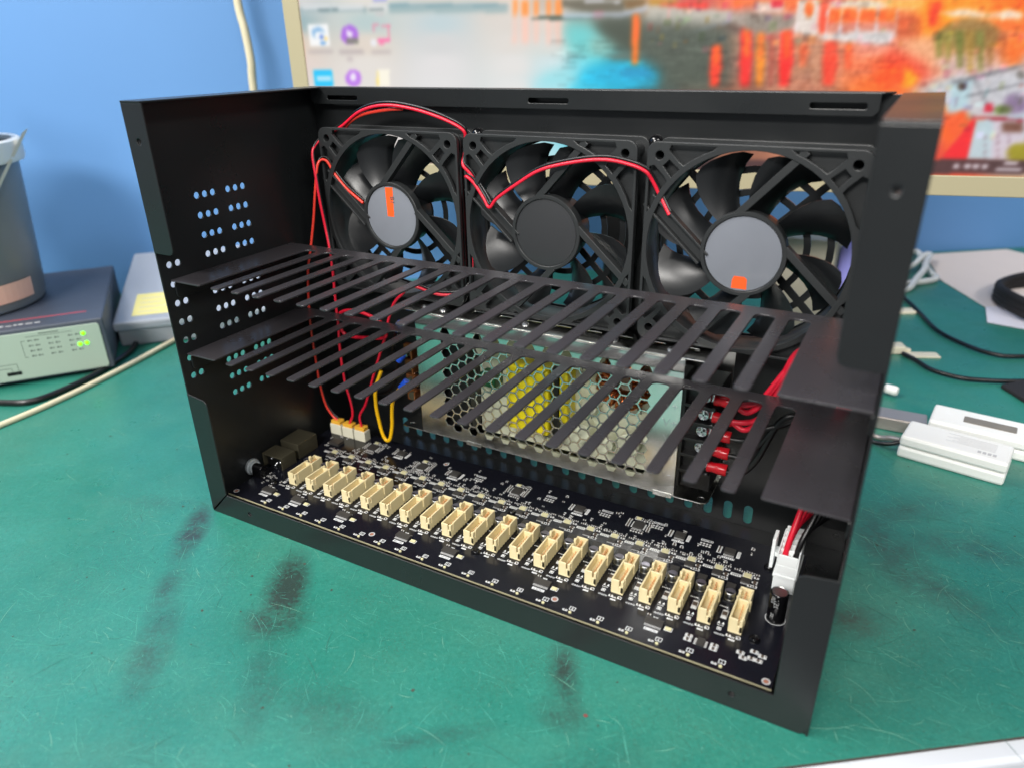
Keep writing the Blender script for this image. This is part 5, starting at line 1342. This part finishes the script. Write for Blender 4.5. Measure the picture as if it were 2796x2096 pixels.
o = MB().tube([(-300, -170, 2.5), (-287, -70, 2.5), (-283.5, 8, 2.5), (-287, 65, 2.5), (-296, 119, 2.5), (-307, 168, 2.5), (-318, 214, 3), (-330, 262, 3)], 2.8, 12, 8).build("beige_cable", 'whiteold', None, 60)
tag(o, "off-white cable lying on the mat, running under the left side of the case", "cable")
o = MB().tube([(-420, -10, 3.2), (-370, 10, 3.2), (-331, 27.6, 3.2), (-307, 42, 3.2), (-303, 70, 3.2), (-311, 116, 3.2), (-333, 168, 3.2), (-350, 190, 3.2)], 3.1, 12, 8).build("black_cable", 'blackwire', None, 60)
tag(o, "thick black cable lying in front of the network switch", "cable")
o = MB().tube([(-352, 420, 640), (-349, 420, 480), (-345, 420, 366), (-340.4, 420, 334), (-338, 420, 298), (-341, 420, 268), (-345, 422, 150), (-340, 420, 40), (-320, 410, 6), (-270, 400, 5)], 5.0, 14, 8).build("hanging_cable", 'whiteold', None, 60)
tag(o, "thick off-white cable hanging down against the blue wall", "cable")

# ------------------------------------------------------------------ right of the case
def adapter(label, o_, ang, L, Wd, Hh, window):
    c, s_ = math.cos(math.radians(ang)), math.sin(math.radians(ang))
    FM = frame(o_, (c, s_, 0), (-s_, c, 0), (0, 0, 1))
    t = thing("power_adapter", label, "adapter", o_, "white adapters on the mat")
    MB().box(0, 0, .1, L, Wd, Hh * .52).xform(FM).build("lower_shell", 'white', t, None, 2.2)
    MB().box(.15, .15, Hh * .52 + .25, L - .15, Wd - .15, Hh).xform(FM).build("upper_shell", 'white', t, None, 2.2)
    pr_ = MB()
    if window:
        MB().addmesh(sheet(rrect(24, 12, 62, 24, 1.2, 3), [], .4, .1), frame((0, 0, Hh + .02), (1, 0, 0), (0, 1, 0), (0, 0, 1))).xform(FM).build("window", 'glasswin', t)
    else:
        for k in range(7):
            pr_.box(30 + 4 * (k % 3), 14 + 2.2 * k, Hh + .02, 64, 14.6 + 2.2 * k, Hh + .1)
        for k in range(4):
            pr_.box(53 + 3.4 * k, 6.5, Hh + .02, 55.4 + 3.4 * k, 10.5, Hh + .1).box(53.8 + 3.4 * k, 7.4, Hh + .11, 54.6 + 3.4 * k, 9.6, Hh + .14)
        pr_.xform(FM).build("printed_text", 'greyprint', t)
    return t
adapter("white plastic power adapter, the nearer one, with faint grey print on top", (442., 313., 0), -10.5, 75, 35, 19.5, False)
adapter("white plastic device with a dull display window, behind the nearer adapter", (461.5, 356., 0), -7.0, 105, 38, 18, True)
t = thing("adapter_lead", "thin grey lead at the left end of the nearer white adapter", "cable", (430, 326, 0))
MB().tube([(443, 328, 8), (436, 332, 6), (428, 336, 2.4), (416, 340, 2.4), (398, 346, 2.4)], 2.2, 10, 6).build("lead", 'greybar', t, 60)
MB().tube([(443, 324, 8), (434, 322, 5), (424, 326, 2.4), (410, 332, 2.4), (392, 336, 2.4)], 1.8, 10, 6).build("lead", 'blackwire', t, 60)
o = MB().box(-55, 0, .1, 46, 22, 12).xform(frame((416, 357, 0), (.995, .02, 0), (-.02, .995, 0), (0, 0, 1))).build("metal_bar", 'greybar', None, None, 1.)
tag(o, "flat grey metal bar lying behind the white adapter, right of the case", "bar")
o = MB().lathe((424, 436, 6), (1, -.3, 0), [(.01, 0), (3.4, 0), (4.6, 1.2), (4.8, 11), (3.6, 13), (.01, 13)], 18).build("white_plug", 'white', None, 45)
tag(o, "small white plug lying on the mat beside the right wall of the case", "plug")
for lab, pts in (("black cable curving from behind the case past the papers", [(405, 800, 3), (433, 738, 3), (449, 692, 3), (468, 637, 3), (495, 602, 3), (521, 585, 3), (549, 592, 3), (640, 650, 3)]),
                 ("black cable running from the wooden tag to the right edge", [(436, 545, 3), (449, 531, 3), (464, 511, 3), (488, 502, 3), (512, 506, 3), (544, 520, 3), (640, 570, 3)])):
    o = MB().tube(pts, 2.3, 12, 8).build("black_cable", 'blackwire', None, 60)
    tag(o, lab, "cable")
o = MB().box(0, 0, .1, 34, 13, 2.2).xform(frame((441, 541, 0), (.92, .39, 0), (-.39, .92, 0), (0, 0, 1))).build("wooden_tag", 'wood', None, None, .5)
tag(o, "flat cream tag lying on the mat at the end of a black cable", "tag")
o = MB().box(-16, 0, .1, 12, 16, 9).box(12, 4, .1, 19, 10, 5).xform(frame((428, 545, 0), (.92, .39, 0), (-.39, .92, 0), (0, 0, 1))).build("cable_clip", 'wood', None, None, 1.5)
tag(o, "small cream clip beside the flat tag, half hidden by the case", "clip")
o = MB().box(-22, 0, .1, 18, 15, 4).xform(frame((428, 688, 0), (.9, .43, 0), (-.43, .9, 0), (0, 0, 1))).build("cable_tie_mount", 'wood', None, None, 1.)
tag(o, "cream block on the mat under the farther black cable", "block")
def paper_sheet(name, pts, z, material, label, cat):
    o = MB().prism(pts, z, z + .3).build(name, material)
    return tag(o, label, cat)
paper_sheet("paper_sheet", [(446, 1008), (469, 868), (520, 762), (660, 800), (720, 960), (560, 1096)], .4, 'paper', "large pale pink printed sheet lying at the back of the mat", "paper")
rl = MB()
rp = random.Random(9)
for k in range(26):
    a = Vector((478 + 3.4 * k, 872 - 3.2 * k + 120, 0))
    b_ = a + Vector((60 + 10 * rp.random(), -80 - 40 * rp.random(), 0))
    if desk_uv(a.x, a.y)[1] < 800:
        n_ = (b_ - a).normalized().cross(Vector((0, 0, 1))) * .35
        rl.add([(a + n_).to_tuple()[:2] + (.75,), (a - n_).to_tuple()[:2] + (.75,), (b_ - n_).to_tuple()[:2] + (.75,), (b_ + n_).to_tuple()[:2] + (.75,)], [(0, 1, 2, 3)])
paper_sheet("white_card", [(520, 764), (519.5, 699), (553, 692), (640, 690), (640, 800)], .9, 'card', "white card lying on the corner of the pink sheet", "card")
ring = []
for k in range(29):
    t_ = 2 * math.pi * k / 28
    ring.append((578 + 46 * math.cos(t_), 796 + 84 * math.sin(t_), 12 + 5 * math.sin(t_ * 2)))
bandm = MB()
for dz in (0, 7, -7):
    bandm.tube([(x, y, z + dz) for x, y, z in ring], 5.2, 10, 2)
o = bandm.build("cable_strap", 'velcro', None, 60)
tag(o, "loop of black fabric strap lying on the white card at the right edge", "strap")
o = MB().prism([(523.5, 498.5), (541, 471), (640, 400), (700, 520), (600, 548), (545, 523)], .3, 4.5).build("black_pouch", 'velcro', None, None, 1.2)
tag(o, "corner of a flat black pouch at the right edge of the mat", "pouch")
for lab, pts in (("loose white cable coil on the mat behind the case, upper strand", [(420, 1000, 5), (436, 985, 8), (447, 930, 5), (455, 890, 4), (463, 862, 4), (450, 838, 4), (428, 820, 4), (408, 800, 4)]),
                 ("loose white cable coil on the mat behind the case, lower strand", [(404, 870, 5), (430, 900, 9), (444, 950, 13), (452, 960, 12), (448, 910, 13), (446, 870, 12), (438, 830, 8), (430, 792, 4), (405, 770, 4)])):
    o = MB().tube(pts, 4.2, 12, 8).build("white_cable", 'white', None, 60)
    tag(o, lab, "cable")
o = MB().lathe((588, 690, 1.4), (0, 0, 1), [(.01, 0), (10, 0), (11, 2), (11, 22), (9, 24), (.01, 24)], 24).build("cream_cap", 'wood', None, 45)
tag(o, "small cream cylinder at the right edge below the strap", "cap")
o = MB().box(286, 560, .1, 352, 640, 112).build("carton", mat("grey_beige_card", (172, 164, 146), .7, var=.05, vscale=30), None, None, 1.5)
tag(o, "grey-beige box standing behind the case, seen through the right fan", "carton")
o = MB().lathe((364, 596, .1), (0, 0, 1), [(.01, 0), (10, 0), (11, 2), (11, 96), (8, 104), (5, 106), (5, 116), (.01, 116)], 24).build("lavender_bottle", mat("lavender_plastic", (152, 150, 226), .4), None, 45)
tag(o, "lavender bottle behind the case, seen at the edge of the right fan", "bottle")
